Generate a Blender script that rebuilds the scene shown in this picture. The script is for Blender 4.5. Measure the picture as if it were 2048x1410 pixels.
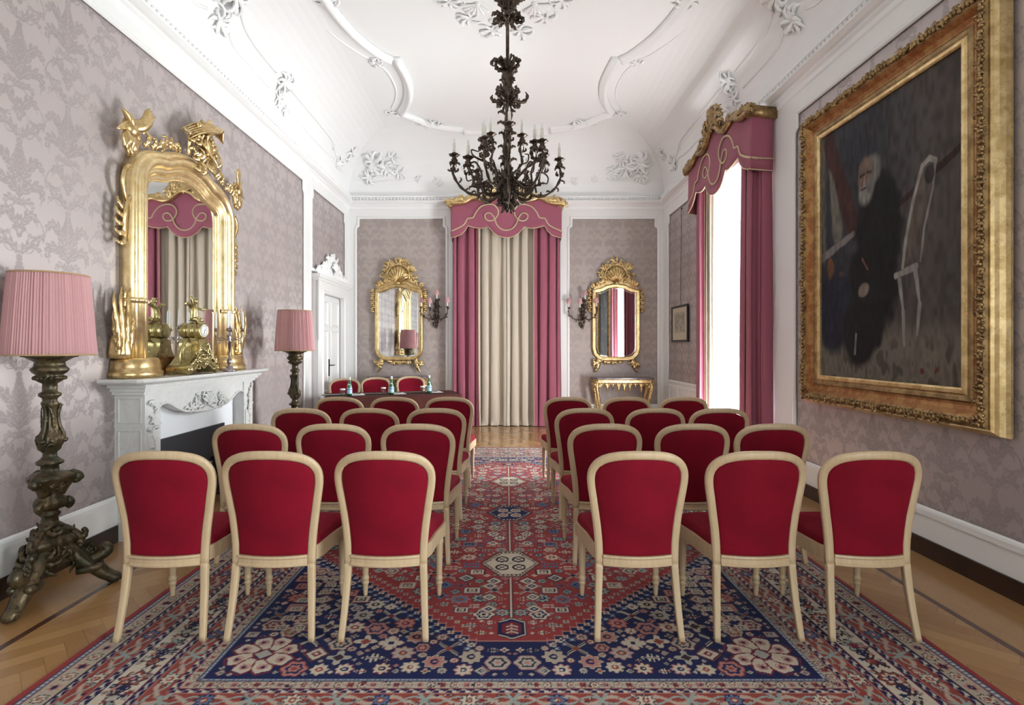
import bpy, math, random
import numpy as np
from mathutils import Vector, Matrix
from math import pi, sin, cos, floor, sqrt, atan2, radians

# ---------------------------------------------------------------- scene, camera, light
scene = bpy.context.scene
for o in list(bpy.data.objects):
    bpy.data.objects.remove(o)
COL = scene.collection

cam_d = bpy.data.cameras.new('camera')
cam_d.sensor_width = 36.0
cam_d.lens = 19.0
cam_d.shift_x = 12 / 2048
cam_d.shift_y = -12 / 2048
cam_d.clip_start = 0.05
cam = bpy.data.objects.new('camera', cam_d)
cam.location = (0, 0, 1.45)
cam.rotation_euler = (pi / 2, 0, 0)
COL.objects.link(cam)
scene.camera = cam

scene.view_settings.view_transform = 'Standard'
scene.view_settings.look = 'None'
scene.view_settings.gamma = 1
scene.view_settings.use_curve_mapping = False
scene.view_settings.exposure = -0.27

world = bpy.data.worlds.new('world')
scene.world = world
world.use_nodes = True
bg = world.node_tree.nodes['Background']
bg.inputs['Color'].default_value = (0.93, 0.97, 1.0, 1)
bg.inputs['Strength'].default_value = 2.5


def area(name, loc, rot, sx, sy, power, col=(1, 1, 1)):
    l = bpy.data.lights.new(name, 'AREA')
    l.shape = 'RECTANGLE'
    l.size = sx
    l.size_y = sy
    l.energy = power
    l.color = col
    o = bpy.data.objects.new(name, l)
    o.location = loc
    o.rotation_euler = rot
    COL.objects.link(o)
    return o


# daylight in the right-wall window openings (just outside the panes)
area('daylight_window_right', (3.45, 6.80, 1.75), (0, pi / 2 + 0.45, 0), 3.3, 1.5, 1300, (0.97, 0.985, 1.0))
area('daylight_window_near', (3.42, 0.30, 1.9), (0, pi / 2 + 0.05, 0), 3.4, 1.7, 430, (0.97, 0.985, 1.0))
area('added_fill_front_left', (-1.35, -3.0, 1.9), (-pi / 2 - 0.75, 0, pi), 1.5, 2.6, 16, (0.97, 0.985, 1.0))  # added fill light behind the camera, tilted up to lift the ceiling
area('added_fill_front_right', (2.0, -3.0, 2.0), (-pi / 2 + 0.05, 0, pi), 1.3, 3.0, 230, (0.97, 0.985, 1.0))  # added fill light behind the camera, brightens the right-hand chair backs

XL, XR, YB, YF = -2.92, 2.93, 10.0, -2.6      # inner faces of the four walls
ZC, ZT = 4.2, 5.2                              # springing of the cove, flat ceiling


# ---------------------------------------------------------------- mesh toolkit
def V(*a):
    return Vector(a)


def cr(pts, n, closed=False):
    """Catmull-Rom resample: n steps per span."""
    P = [Vector(p) for p in pts]
    m = len(P)
    out = []
    spans = m if closed else m - 1
    for i in range(spans):
        if closed:
            p0, p1, p2, p3 = P[(i - 1) % m], P[i], P[(i + 1) % m], P[(i + 2) % m]
        else:
            p0 = P[i - 1] if i > 0 else P[0] * 2 - P[1]
            p1, p2 = P[i], P[i + 1]
            p3 = P[i + 2] if i + 2 < m else P[-1] * 2 - P[-2]
        for k in range(n):
            t = k / n
            out.append(0.5 * ((2 * p1) + (p2 - p0) * t + (2 * p0 - 5 * p1 + 4 * p2 - p3) * t * t
                              + (3 * p1 - p0 - 3 * p2 + p3) * t ** 3))
    if not closed:
        out.append(P[-1].copy())
    return out


def lerp(a, b, t):
    return a + (b - a) * t


def interp(tab, x):
    if x <= tab[0][0]:
        return tab[0][1]
    for (a, b), (c, d) in zip(tab, tab[1:]):
        if x <= c:
            return b + (d - b) * (x - a) / (c - a) if c > a else d
    return tab[-1][1]


def rrect(w, h, r=0.3, n=2):
    """rounded rectangle ring, w x h, corner radius as a share of the short side"""
    rr = min(w, h) * r
    out = []
    for cx, cy, a0 in ((w / 2 - rr, h / 2 - rr, 0), (-w / 2 + rr, h / 2 - rr, 90),
                       (-w / 2 + rr, -h / 2 + rr, 180), (w / 2 - rr, -h / 2 + rr, 270)):
        for k in range(n + 1):
            a = radians(a0 + 90 * k / n)
            out.append((cx + rr * cos(a), cy + rr * sin(a)))
    return out


class MB:
    def __init__(self):
        self.v = []
        self.f = []
        self.s = []
        self.m = []
        self.mi = 0
        self.M = None

    def add(self, vs, fs, smooth=True):
        b = len(self.v)
        if self.M is not None:
            vs = [self.M @ Vector(p) for p in vs]
        self.v.extend([tuple(p) for p in vs])
        for f in fs:
            self.f.append(tuple(b + i for i in f))
            self.s.append(smooth)
            self.m.append(self.mi)

    def box(self, x0, x1, y0, y1, z0, z1):
        vs = [(x, y, z) for x in (x0, x1) for y in (y0, y1) for z in (z0, z1)]
        self.add(vs, [(0, 1, 3, 2), (4, 6, 7, 5), (0, 4, 5, 1), (2, 3, 7, 6), (0, 2, 6, 4), (1, 5, 7, 3)], False)
        return self

    def rings(self, R, closed_ring=True, cap=True, closed_path=False, smooth=True):
        n = len(R[0])
        vs = [p for r in R for p in r]
        fs = []
        m = len(R)
        for i in range(m if closed_path else m - 1):
            j = (i + 1) % m
            for k in range(n if closed_ring else n - 1):
                l = (k + 1) % n
                fs.append((i * n + k, i * n + l, j * n + l, j * n + k))
        if cap and not closed_path and closed_ring:
            fs.append(tuple(range(n - 1, -1, -1)))
            fs.append(tuple((m - 1) * n + k for k in range(n)))
        self.add(vs, fs, smooth)
        return self

    def lathe(self, prof, n=24, c=(0, 0, 0), mod=None, ax='z', cap=True):
        R = []
        c = Vector(c)
        for r, z in prof:
            ring = []
            for k in range(n):
                a = 2 * pi * k / n
                q = r * (mod(a, z) if mod else 1.0)
                if ax == 'z':
                    ring.append(c + Vector((q * cos(a), q * sin(a), z)))
                elif ax == 'x':
                    ring.append(c + Vector((z, q * cos(a), q * sin(a))))
                else:
                    ring.append(c + Vector((q * sin(a), z, q * cos(a))))
            R.append(ring)
        return self.rings(R, cap=cap)

    def tube(self, path, rad, n=8, flat=1.0, up=None, closed=False):
        P = [Vector(p) for p in path]
        m = len(P)
        if not isinstance(rad, (list, tuple)):
            rad = [rad] * m
        T = []
        for i in range(m):
            a = P[(i - 1) % m] if (closed or i > 0) else P[i]
            b = P[(i + 1) % m] if (closed or i < m - 1) else P[i]
            t = (b - a)
            T.append(t.normalized() if t.length > 1e-9 else Vector((0, 0, 1)))
        if up is not None:
            nrm = Vector(up)
        else:
            nrm = Vector((0, 0, 1)) if abs(T[0].z) < 0.9 else Vector((1, 0, 0))
        R = []
        for i in range(m):
            base = Vector(up) if up is not None else nrm
            q = base - T[i] * base.dot(T[i])
            if q.length < 1e-6:
                q = T[i].orthogonal()
            q.normalize()
            nrm = q
            b = T[i].cross(q)
            R.append([P[i] + (b * cos(2 * pi * k / n) + q * (sin(2 * pi * k / n) * flat)) * rad[i] for k in range(n)])
        return self.rings(R, closed_path=closed)

    def sweep(self, path, ring, nvec, scales=None, closed=False, closed_ring=True, smooth=True, miter=True):
        """ring points (a,b): a in the path's plane (to the left of travel seen along nvec), b along nvec"""
        P = [Vector(p) for p in path]
        m = len(P)
        N = Vector(nvec).normalized()
        R = []
        for i in range(m):
            d1 = (P[i] - P[i - 1]) if (closed or i > 0) else (P[i + 1] - P[i])
            d2 = (P[(i + 1) % m] - P[i]) if (closed or i < m - 1) else d1
            d1 = d1.normalized()
            d2 = d2.normalized()
            t = d1 + d2
            t = t.normalized() if t.length > 1e-6 else d1
            nn = (N - t * N.dot(t))
            nn = nn.normalized()
            b = nn.cross(t)
            c = max(0.35, t.dot(d1))
            k = 1 / c if miter else 1
            sc = scales[i] if scales else 1.0
            R.append([P[i] + b * (a * k * sc) + nn * (q * sc) for a, q in ring])
        return self.rings(R, closed_ring=closed_ring, closed_path=closed, smooth=smooth)

    def prism(self, poly, d0, d1, fr=None, smooth=False):
        """poly: 2-D outline; fr(a,b,d)->3-D point"""
        n = len(poly)
        vs = [fr(a, b, d0) for a, b in poly] + [fr(a, b, d1) for a, b in poly]
        fs = [tuple(range(n)), tuple(range(2 * n - 1, n - 1, -1))]
        self.add(vs, fs, False)
        vs2 = vs
        self.add(vs2, [(i, i + n, (i + 1) % n + n, (i + 1) % n) for i in range(n)], smooth)
        return self

    def sheet(self, fn, nu, nv, smooth=True):
        vs = [fn(i / nu, j / nv) for j in range(nv + 1) for i in range(nu + 1)]
        w = nu + 1
        fs = [(j * w + i, j * w + i + 1, (j + 1) * w + i + 1, (j + 1) * w + i) for j in range(nv) for i in range(nu)]
        self.add(vs, fs, smooth)
        return self

    def blob(self, c, rx, ry=None, rz=None, n=8, m=5, M=None):
        ry = ry if ry is not None else rx
        rz = rz if rz is not None else rx
        c = Vector(c)
        R = []
        for j in range(m + 1):
            t = pi * j / m
            s = max(sin(t), 0.02)
            ring = []
            for k in range(n):
                a = 2 * pi * k / n
                p = Vector((rx * s * cos(a), ry * s * sin(a), -rz * cos(t)))
                if M is not None:
                    p = M @ p
                ring.append(c + p)
            R.append(ring)
        return self.rings(R)

    def build(self, name, mat, parent=None, loc=None, bevel=0, subsurf=0, wn=False):
        me = bpy.data.meshes.new(name)
        me.from_pydata(self.v, [], self.f)
        me.polygons.foreach_set('use_smooth', self.s)
        mats = mat if isinstance(mat, (list, tuple)) else [mat]
        for mm in mats:
            me.materials.append(mm)
        if len(mats) > 1:
            me.polygons.foreach_set('material_index', self.m)
        me.validate()
        me.update()
        o = bpy.data.objects.new(name, me)
        COL.objects.link(o)
        if parent is not None:
            o.parent = parent
        if loc is not None:
            o.location = loc
        if bevel:
            b = o.modifiers.new('bevel', 'BEVEL')
            b.width = bevel
            b.segments = 2
            b.limit_method = 'ANGLE'
            b.angle_limit = radians(40)
        if subsurf:
            s = o.modifiers.new('sub', 'SUBSURF')
            s.levels = subsurf
            s.render_levels = subsurf
        return o


def tag(o, label, cat, group=None, kind=None):
    if label:
        o['label'] = label
    if cat:
        o['category'] = cat
    if group:
        o['group'] = group
    if kind:
        o['kind'] = kind
    return o


def thing(name, label, cat, loc=(0, 0, 0), rz=0, group=None):
    o = bpy.data.objects.new(name, None)
    o.empty_display_size = 0.1
    COL.objects.link(o)
    o.location = loc
    o.rotation_euler = (0, 0, rz)
    tag(o, label, cat, group)
    return o


def struct(o):
    o['kind'] = 'structure'
    return o


def part_label(o, label):
    o['label'] = label
    return o


def dup(root, loc, rz, label, group=None, name=None):
    r = root.copy()
    if name:
        r.name = name
    COL.objects.link(r)
    r.location = loc
    r.rotation_euler = (0, 0, rz)
    r['label'] = label
    if group:
        r['group'] = group
    for ch in list(root.children):
        c = ch.copy()
        COL.objects.link(c)
        c.parent = r
        for g in list(ch.children):
            d = g.copy()
            COL.objects.link(d)
            d.parent = c
    return r


# ---------------------------------------------------------------- node toolkit
class NT:
    def __init__(self, name):
        self.mat = bpy.data.materials.new(name)
        self.mat.use_nodes = True
        self.nt = self.mat.node_tree
        self.bsdf = self.nt.nodes['Principled BSDF']
        self.out = self.nt.nodes['Material Output']

    def node(self, t, **kw):
        n = self.nt.nodes.new(t)
        for k, v in kw.items():
            setattr(n, k, v)
        return n

    def link(self, a, b):
        self.nt.links.new(a.s if isinstance(a, E) else a, b)

    def setin(self, sock, v):
        if isinstance(v, E):
            self.nt.links.new(v.s, sock)
        else:
            sock.default_value = v

    def coord(self, which='Object'):
        n = self.node('ShaderNodeTexCoord')
        s = self.node('ShaderNodeSeparateXYZ')
        self.nt.links.new(n.outputs[which], s.inputs[0])
        return E(self, s.outputs[0]), E(self, s.outputs[1]), E(self, s.outputs[2])

    def vec(self, x, y, z=0.0):
        n = self.node('ShaderNodeCombineXYZ')
        for i, q in enumerate((x, y, z)):
            self.setin(n.inputs[i], q)
        return n.outputs[0]

    def noise(self, vec, scale, detail=2, rough=0.5, dist=0.0):
        n = self.node('ShaderNodeTexNoise')
        if vec is not None:
            self.nt.links.new(vec, n.inputs['Vector'])
        n.inputs['Scale'].default_value = scale
        n.inputs['Detail'].default_value = detail
        n.inputs['Roughness'].default_value = rough
        n.inputs['Distortion'].default_value = dist
        return E(self, n.outputs['Fac'])

    def white(self, vec):
        n = self.node('ShaderNodeTexWhiteNoise')
        n.noise_dimensions = '3D'
        self.nt.links.new(vec, n.inputs['Vector'])
        return E(self, n.outputs['Value'])

    def mixc(self, fac, a, b):
        n = self.node('ShaderNodeMix', data_type='RGBA')
        self.setin(n.inputs[0], fac)
        for sock, v in ((n.inputs[6], a), (n.inputs[7], b)):
            if isinstance(v, (tuple, list)):
                sock.default_value = (*v[:3], 1)
            else:
                self.nt.links.new(v.s if isinstance(v, E) else v, sock)
        return E(self, n.outputs[2])

    def bump(self, h, strength, dist=0.01):
        n = self.node('ShaderNodeBump')
        n.inputs['Strength'].default_value = strength
        n.inputs['Distance'].default_value = dist
        self.setin(n.inputs['Height'], h)
        self.nt.links.new(n.outputs[0], self.bsdf.inputs['Normal'])
        return n

    def color(self, v):
        self.setin(self.bsdf.inputs['Base Color'], v if isinstance(v, E) else (*v[:3], 1))

    def set(self, **kw):
        for k, v in kw.items():
            self.setin(self.bsdf.inputs[k.replace('_', ' ')], v)


class E:
    def __init__(self, nt, s):
        self.nt = nt
        self.s = s

    def _m(self, op, b=None, c=None, rev=False):
        n = self.nt.node('ShaderNodeMath', operation=op)
        a_, b_ = (b, self) if rev else (self, b)
        self.nt.setin(n.inputs[0], a_)
        if b_ is not None:
            self.nt.setin(n.inputs[1], b_)
        if c is not None:
            self.nt.setin(n.inputs[2], c)
        return E(self.nt, n.outputs[0])

    def __add__(self, o): return self._m('ADD', o)
    __radd__ = __add__
    def __sub__(self, o): return self._m('SUBTRACT', o)
    def __rsub__(self, o): return self._m('SUBTRACT', o, rev=True)
    def __mul__(self, o): return self._m('MULTIPLY', o)
    __rmul__ = __mul__
    def __truediv__(self, o): return self._m('DIVIDE', o)
    def __neg__(self): return self._m('MULTIPLY', -1.0)
    def abs(self): return self._m('ABSOLUTE')
    def sin(self): return self._m('SINE')
    def floor(self): return self._m('FLOOR')
    def fract(self): return self._m('FRACT')
    def sqrt(self): return self._m('SQRT')
    def min(self, o): return self._m('MINIMUM', o)
    def max(self, o): return self._m('MAXIMUM', o)
    def mod(self, o): return self._m('FLOORED_MODULO', o)
    def gt(self, o): return self._m('GREATER_THAN', o)
    def lt(self, o): return self._m('LESS_THAN', o)

    def ss(self, a, b):
        n = self.nt.node('ShaderNodeMapRange', interpolation_type='SMOOTHSTEP')
        self.nt.setin(n.inputs[0], self)
        n.inputs[1].default_value = a
        n.inputs[2].default_value = b
        return E(self.nt, n.outputs[0])


def simple(name, col, rough=0.5, metal=0.0, bump=0.0, bscale=60, var=0.0, vscale=6, sheen=0, spec=0.5):
    n = NT(name)
    x, y, z = n.coord()
    vec = n.vec(x, y, z)
    if var:
        f = n.noise(vec, vscale, 4)
        n.color(n.mixc(f.ss(0.3, 0.7), tuple(c * (1 - var) for c in col), tuple(min(1, c * (1 + var)) for c in col)))
    else:
        n.color(col)
    n.set(Roughness=rough, Metallic=metal)
    n.bsdf.inputs['Specular IOR Level'].default_value = spec
    if bump:
        n.bump(n.noise(vec, bscale, 3), bump, 0.003)
    if sheen:
        n.bsdf.inputs['Sheen Weight'].default_value = sheen
    return n.mat


# plaster
M_plaster = simple('white_plaster', (0.87, 0.87, 0.87), 0.6, bump=0.08, bscale=30)
M_whitewood = simple('white_painted_wood', (0.82, 0.82, 0.815), 0.35, bump=0.04, bscale=20)


def gilt(name, c1, c2, dark, rough=0.28, mott=0.5):
    n = NT(name)
    x, y, z = n.coord()
    v = n.vec(x, y, z)
    f = n.noise(v, 14, 5, 0.6).ss(0.38, 0.62)
    g = n.noise(v, 55, 4, 0.7).ss(0.56, 0.72)
    c = n.mixc(f, c1, c2)
    n.color(n.mixc(g * mott, c, dark))
    n.set(Metallic=0.9, Roughness=n.noise(v, 25, 3) * 0.24 + (rough - 0.08))
    n.bump(n.noise(v, 18, 3, 0.5), 0.08, 0.006)
    return n.mat


M_gold = gilt('burnished_gilt', (0.74, 0.56, 0.29), (0.54, 0.38, 0.17), (0.25, 0.13, 0.05), 0.27, 0.6)
M_gold_light = gilt('pale_gilt', (0.88, 0.72, 0.42), (0.80, 0.61, 0.31), (0.50, 0.28, 0.10), 0.28, 0.2)
M_gold_old = gilt('aged_gilt', (0.38, 0.26, 0.12), (0.22, 0.14, 0.065), (0.07, 0.04, 0.02), 0.36, 0.8)
M_gold_red = gilt('worn_red_gilt', (0.40, 0.22, 0.085), (0.27, 0.11, 0.04), (0.09, 0.04, 0.02), 0.42, 0.75)
M_bronze = simple('dark_bronze', (0.085, 0.062, 0.047), 0.36, 0.75, bump=0.35, bscale=60, var=0.35, vscale=20)
M_bronze_gilt = gilt('greenish_gilt_bronze', (0.52, 0.44, 0.22), (0.34, 0.28, 0.13), (0.09, 0.07, 0.03), 0.26)
M_silver = simple('tarnished_silver', (0.34, 0.30, 0.30), 0.25, 0.9, bump=0.15, var=0.2)
M_candle = simple('candle_wax', (0.86, 0.83, 0.75), 0.4)
M_tip = simple('bulb_glass_tip', (0.85, 0.87, 0.9), 0.15, spec=0.6)
M_black = simple('black_iron', (0.012, 0.013, 0.016), 0.35, 0.2, bump=0.1)
M_darkwood = simple('dark_plinth_wood', (0.032, 0.016, 0.011), 0.38, bump=0.1, bscale=12, var=0.3, vscale=3)
M_white = simple('white_paper', (0.85, 0.85, 0.84), 0.6)


# polychrome torchere: dark olive with rubbed gold
def torch_mat():
    n = NT('olive_and_gold_polychrome')
    x, y, z = n.coord()
    v = n.vec(x, y, z)
    f = n.noise(v, 9, 5, 0.6).ss(0.40, 0.62)
    g = n.noise(v, 32, 4, 0.7).ss(0.50, 0.66)
    c = n.mixc(f, (0.050, 0.045, 0.024), (0.12, 0.085, 0.042))
    n.color(n.mixc(g, c, (0.028, 0.020, 0.015)))
    n.set(Metallic=0.45, Roughness=0.32)
    n.bump(n.noise(v, 45, 4, 0.65), 0.4, 0.008)
    return n.mat


M_torch = torch_mat()


# pale limed wood for the chairs
def chair_wood():
    n = NT('limed_beech_wood')
    x, y, z = n.coord()
    g = n.noise(n.vec(x * 40, y * 40, z * 5), 1.5, 5, 0.6)
    n.color(n.mixc(g.ss(0.2, 0.8), (0.48, 0.35, 0.21), (0.57, 0.43, 0.275)))
    n.set(Roughness=0.42)
    n.bump(g, 0.08, 0.002)
    return n.mat


M_chair = chair_wood()


def velvet(name, c1, c2):
    n = NT(name)
    x, y, z = n.coord()
    g = n.noise(n.vec(x, y, z), 5, 3, 0.6)
    n.color(n.mixc(g.ss(0.3, 0.7), c1, c2))
    n.set(Roughness=0.85)
    n.bsdf.inputs['Sheen Weight'].default_value = 0.16
    n.bsdf.inputs['Sheen Roughness'].default_value = 0.35
    n.bsdf.inputs['Sheen Tint'].default_value = (1.0, 0.12, 0.2, 1)
    n.bsdf.inputs['Specular IOR Level'].default_value = 0.2
    n.bump(n.noise(n.vec(x, y, z), 300, 2), 0.1, 0.001)
    return n.mat


M_velvet = velvet('red_velvet', (0.155, 0.0012, 0.011), (0.205, 0.0018, 0.015))


def cloth(name, col, rough=0.8, trans=0.0, sheen=0.2, weave=350):
    n = NT(name)
    x, y, z = n.coord()
    v = n.vec(x, y, z)
    g = n.noise(v, 3, 3)
    n.color(n.mixc(g, tuple(c * 0.95 for c in col), tuple(min(1, c * 1.05) for c in col)))
    n.set(Roughness=rough)
    n.bsdf.inputs['Sheen Weight'].default_value = sheen
    n.bsdf.inputs['Specular IOR Level'].default_value = 0.25
    n.bump(n.noise(v, weave, 2), 0.12, 0.001)
    if trans:
        t = n.node('ShaderNodeBsdfTranslucent')
        t.inputs[0].default_value = (*col, 1)
        m = n.node('ShaderNodeMixShader')
        m.inputs[0].default_value = trans
        n.nt.links.new(n.bsdf.outputs[0], m.inputs[1])
        n.nt.links.new(t.outputs[0], m.inputs[2])
        n.nt.links.new(m.outputs[0], n.out.inputs[0])
    return n.mat


M_rose = cloth('rose_wool_cloth', (0.285, 0.082, 0.122), 0.8, sheen=0.15)
M_cream = cloth('cream_silk_cloth', (0.56, 0.495, 0.40), 0.6)
M_shade = cloth('pleated_pink_silk', (0.72, 0.41, 0.425), 0.7, trans=0.2)
M_shade_trim = cloth('gold_braid', (0.42, 0.28, 0.14), 0.6)
M_braid = cloth('beige_braid', (0.50, 0.40, 0.25), 0.8)
M_tablecloth = cloth('brown_felt_cloth', (0.075, 0.022, 0.018), 0.95, sheen=0.0)


def sheer_mat():
    n = NT('white_voile')
    t = n.node('ShaderNodeBsdfTranslucent')
    t.inputs[0].default_value = (0.95, 0.95, 0.95, 1)
    tr = n.node('ShaderNodeBsdfTransparent')
    d = n.node('ShaderNodeBsdfDiffuse')
    d.inputs[0].default_value = (0.9, 0.9, 0.9, 1)
    m1 = n.node('ShaderNodeMixShader')
    m1.inputs[0].default_value = 0.35
    n.nt.links.new(t.outputs[0], m1.inputs[1])
    n.nt.links.new(d.outputs[0], m1.inputs[2])
    x, y, z = n.coord()
    f = n.noise(n.vec(x, y * 60, z * 60), 4, 2) * 0.1 + 0.38
    m2 = n.node('ShaderNodeMixShader')
    n.link(f, m2.inputs[0])
    n.nt.links.new(m1.outputs[0], m2.inputs[1])
    n.nt.links.new(tr.outputs[0], m2.inputs[2])
    n.nt.links.new(m2.outputs[0], n.out.inputs[0])
    return n.mat


M_sheer = sheer_mat()


def pane_mat(name='window_glass', col=(0.95, 0.98, 0.97), flat=None):
    n = NT(name)
    tr = n.node('ShaderNodeBsdfTransparent')
    tr.inputs[0].default_value = (*col, 1)
    g = n.node('ShaderNodeBsdfGlossy')
    g.inputs['Roughness'].default_value = 0.02
    fr = n.node('ShaderNodeFresnel')
    fr.inputs[0].default_value = 1.45
    m = n.node('ShaderNodeMixShader')
    if flat is None:
        n.nt.links.new(fr.outputs[0], m.inputs[0])
    else:
        m.inputs[0].default_value = flat
    n.nt.links.new(tr.outputs[0], m.inputs[1])
    n.nt.links.new(g.outputs[0], m.inputs[2])
    n.nt.links.new(m.outputs[0], n.out.inputs[0])
    return n.mat


M_pane = pane_mat()
M_tumbler = pane_mat('tumbler_glass', (0.93, 0.95, 0.95), 0.10)
M_mirror = simple('silvered_glass', (0.86, 0.88, 0.88), 0.02, 1.0)


def marble():
    n = NT('grey_white_marble')
    x, y, z = n.coord()
    v = n.vec(x, y, z)
    a = n.noise(v, 5, 6, 0.6, 1.5)
    b = n.noise(v, 2.2, 3, 0.5)
    vein = 1.0 - ((a - 0.5).abs() * 14.0).min(1.0)
    c = n.mixc(b, (0.62, 0.62, 0.60), (0.72, 0.73, 0.73))
    n.color(n.mixc(vein * 0.16, c, (0.40, 0.40, 0.40)))
    n.set(Roughness=0.25)
    return n.mat


M_marble = marble()
M_firewhite = simple('white_enamel_panel', (0.80, 0.83, 0.87), 0.3)


# ------------------------------------------------ damask wallpaper
# the woven figure is computed once as a repeat and stored as an attribute on the wall lining
TW, TH, TR = 0.72, 0.70, 0.0025
TNX, TNY = int(TW / TR), int(TH / TR)
T_body = np.zeros((TNY, TNX))
T_line = np.zeros((TNY, TNX))


def _seg(arr, p0, p1, r0, r1, soft=0.0016):
    for ox, oy in ((0, 0), (TW / 2, TH / 2)):
        for sx in (1, -1):
            x0, y0, x1, y1 = sx * p0[0] + ox, p0[1] + oy, sx * p1[0] + ox, p1[1] + oy
            R_ = max(r0, r1) + soft * 2
            i0, i1 = int((min(x0, x1) - R_) / TR) - 1, int((max(x0, x1) + R_) / TR) + 2
            j0, j1 = int((min(y0, y1) - R_) / TR) - 1, int((max(y0, y1) + R_) / TR) + 2
            ii, jj = np.meshgrid(np.arange(i0, i1), np.arange(j0, j1))
            px, py = (ii + .5) * TR, (jj + .5) * TR
            L2 = (x1 - x0) ** 2 + (y1 - y0) ** 2 + 1e-12
            t = np.clip(((px - x0) * (x1 - x0) + (py - y0) * (y1 - y0)) / L2, 0, 1)
            d = np.hypot(px - x0 - t * (x1 - x0), py - y0 - t * (y1 - y0)) - (r0 + (r1 - r0) * t)
            m = np.clip(.5 - d / (2 * soft), 0, 1)
            sl = (jj % TNY, ii % TNX)
            arr[sl] = np.maximum(arr[sl], m)


def _bez(P, t):
    a_, b_, c_, d_ = P
    k = ((1 - t) ** 3, 3 * t * (1 - t) ** 2, 3 * t * t * (1 - t), t ** 3)
    return (sum(k[i] * P[i][0] for i in range(4)), sum(k[i] * P[i][1] for i in range(4)))


def _leaf(P, n, len0, len1, w, sides=(1, -1), tilt=0.9):
    """acanthus leaf: a spine with curling lobes"""
    N = 16
    pts = [_bez(P, k / N) for k in range(N + 1)]
    for k in range(N):
        _seg(T_body, pts[k], pts[k + 1], w * (1 - k / N * .7), w * (1 - (k + 1) / N * .7))
        _seg(T_line, pts[k], pts[k + 1], .0016, .0016, .0009)
    for k in range(n):
        t = (k + .4) / n
        p = _bez(P, t)
        q = _bez(P, min(1, t + .02))
        th = atan2(q[1] - p[1], q[0] - p[0])
        L = 1.12 * (len0 + (len1 - len0) * t) * (.55 + .45 * sin(pi * min(1, t * 1.1 + .15)))
        for sd in sides:
            a0 = th + sd * tilt
            c = p
            m = 5
            for j in range(m):
                a1 = a0 - sd * .16 * j
                e = (c[0] + cos(a1) * L / m, c[1] + sin(a1) * L / m)
                f0, f1 = j / m, (j + 1) / m
                rr = lambda f: w * .78 * (1 - f) ** .45 * (.65 + .9 * f * (1 - f) * 2) + .002
                _seg(T_body, c, e, rr(f0), rr(f1))
                if j < m - 1:
                    _seg(T_line, c, e, .0011, .0007, .0009)
                c = e
    _seg(T_body, pts[-2], (pts[-1][0] + (pts[-1][0] - pts[-2][0]) * 2, pts[-1][1] + (pts[-1][1] - pts[-2][1]) * 2), w * .4, .001)


_leaf([(0, -.04), (0, .06), (0, .14), (0, .25)], 8, .095, .035, .020)
_leaf([(.005, -.05), (.03, .10), (.13, .20), (.165, .09)], 7, .066, .036, .019, tilt=1.0)
_leaf([(.005, -.08), (.08, .02), (.19, .01), (.155, -.09)], 6, .062, .034, .019, tilt=1.0)
_leaf([(.0, -.33), (.02, -.20), (.11, -.15), (.12, -.235)], 6, .056, .03, .017, tilt=1.0)
_leaf([(.01, -.14), (.05, -.10), (.10, -.115), (.09, -.155)], 4, .034, .022, .012)
for k in range(18):
    P0, P1 = [(0, -.10), (.02, -.19), (.16, -.17), (.175, -.30)], None
    _seg(T_body, _bez(P0, k / 18), _bez(P0, (k + 1) / 18), .0045, .0045)
    P0 = [(.0, .27), (.03, .29), (.07, .24), (.10, .30)]
    _seg(T_body, _bez(P0, k / 18), _bez(P0, (k + 1) / 18), .0035, .0035)
_leaf([(.02, .27), (.05, .34), (.12, .35), (.15, .28)], 5, .045, .028, .014, tilt=1.0)
_leaf([(.175, -.30), (.15, -.34), (.09, -.36), (.06, -.31)], 4, .04, .025, .012, tilt=1.0)
for yy in (.275, .292, .306):
    _seg(T_body, (0, yy), (0, yy), .0055, .0055)
T_FIG = np.clip(T_body - .9 * T_line, -.25, 1)


def damask_value(u, z):
    j = ((z % TH) / TR).astype(int) % TNY
    i = ((u % TW) / TR).astype(int) % TNX
    return T_FIG[j, i]


def wallpaper(name, light, darkc, silk=0.0):
    n = NT(name)
    x, y, z = n.coord()
    a = n.node('ShaderNodeAttribute', attribute_name='pattern')
    f = E(n, a.outputs['Fac'])
    fade = n.noise(n.vec(x, y, z), 1.1, 3).ss(.3, .7)
    n.color(n.mixc(f * (fade * 0.4 + 0.7), light, darkc))
    n.set(Roughness=0.44 + f * 0.2, Metallic=silk)
    n.bump(n.noise(n.vec(x * 1.0, y, z * 4.0), 120, 2), 0.05, 0.001)
    return n.mat


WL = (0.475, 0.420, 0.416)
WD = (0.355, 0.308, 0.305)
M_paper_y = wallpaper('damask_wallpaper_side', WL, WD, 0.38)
M_paper_x = wallpaper('damask_wallpaper_end', (0.335, 0.28, 0.262), (0.415, 0.355, 0.335))


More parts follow.
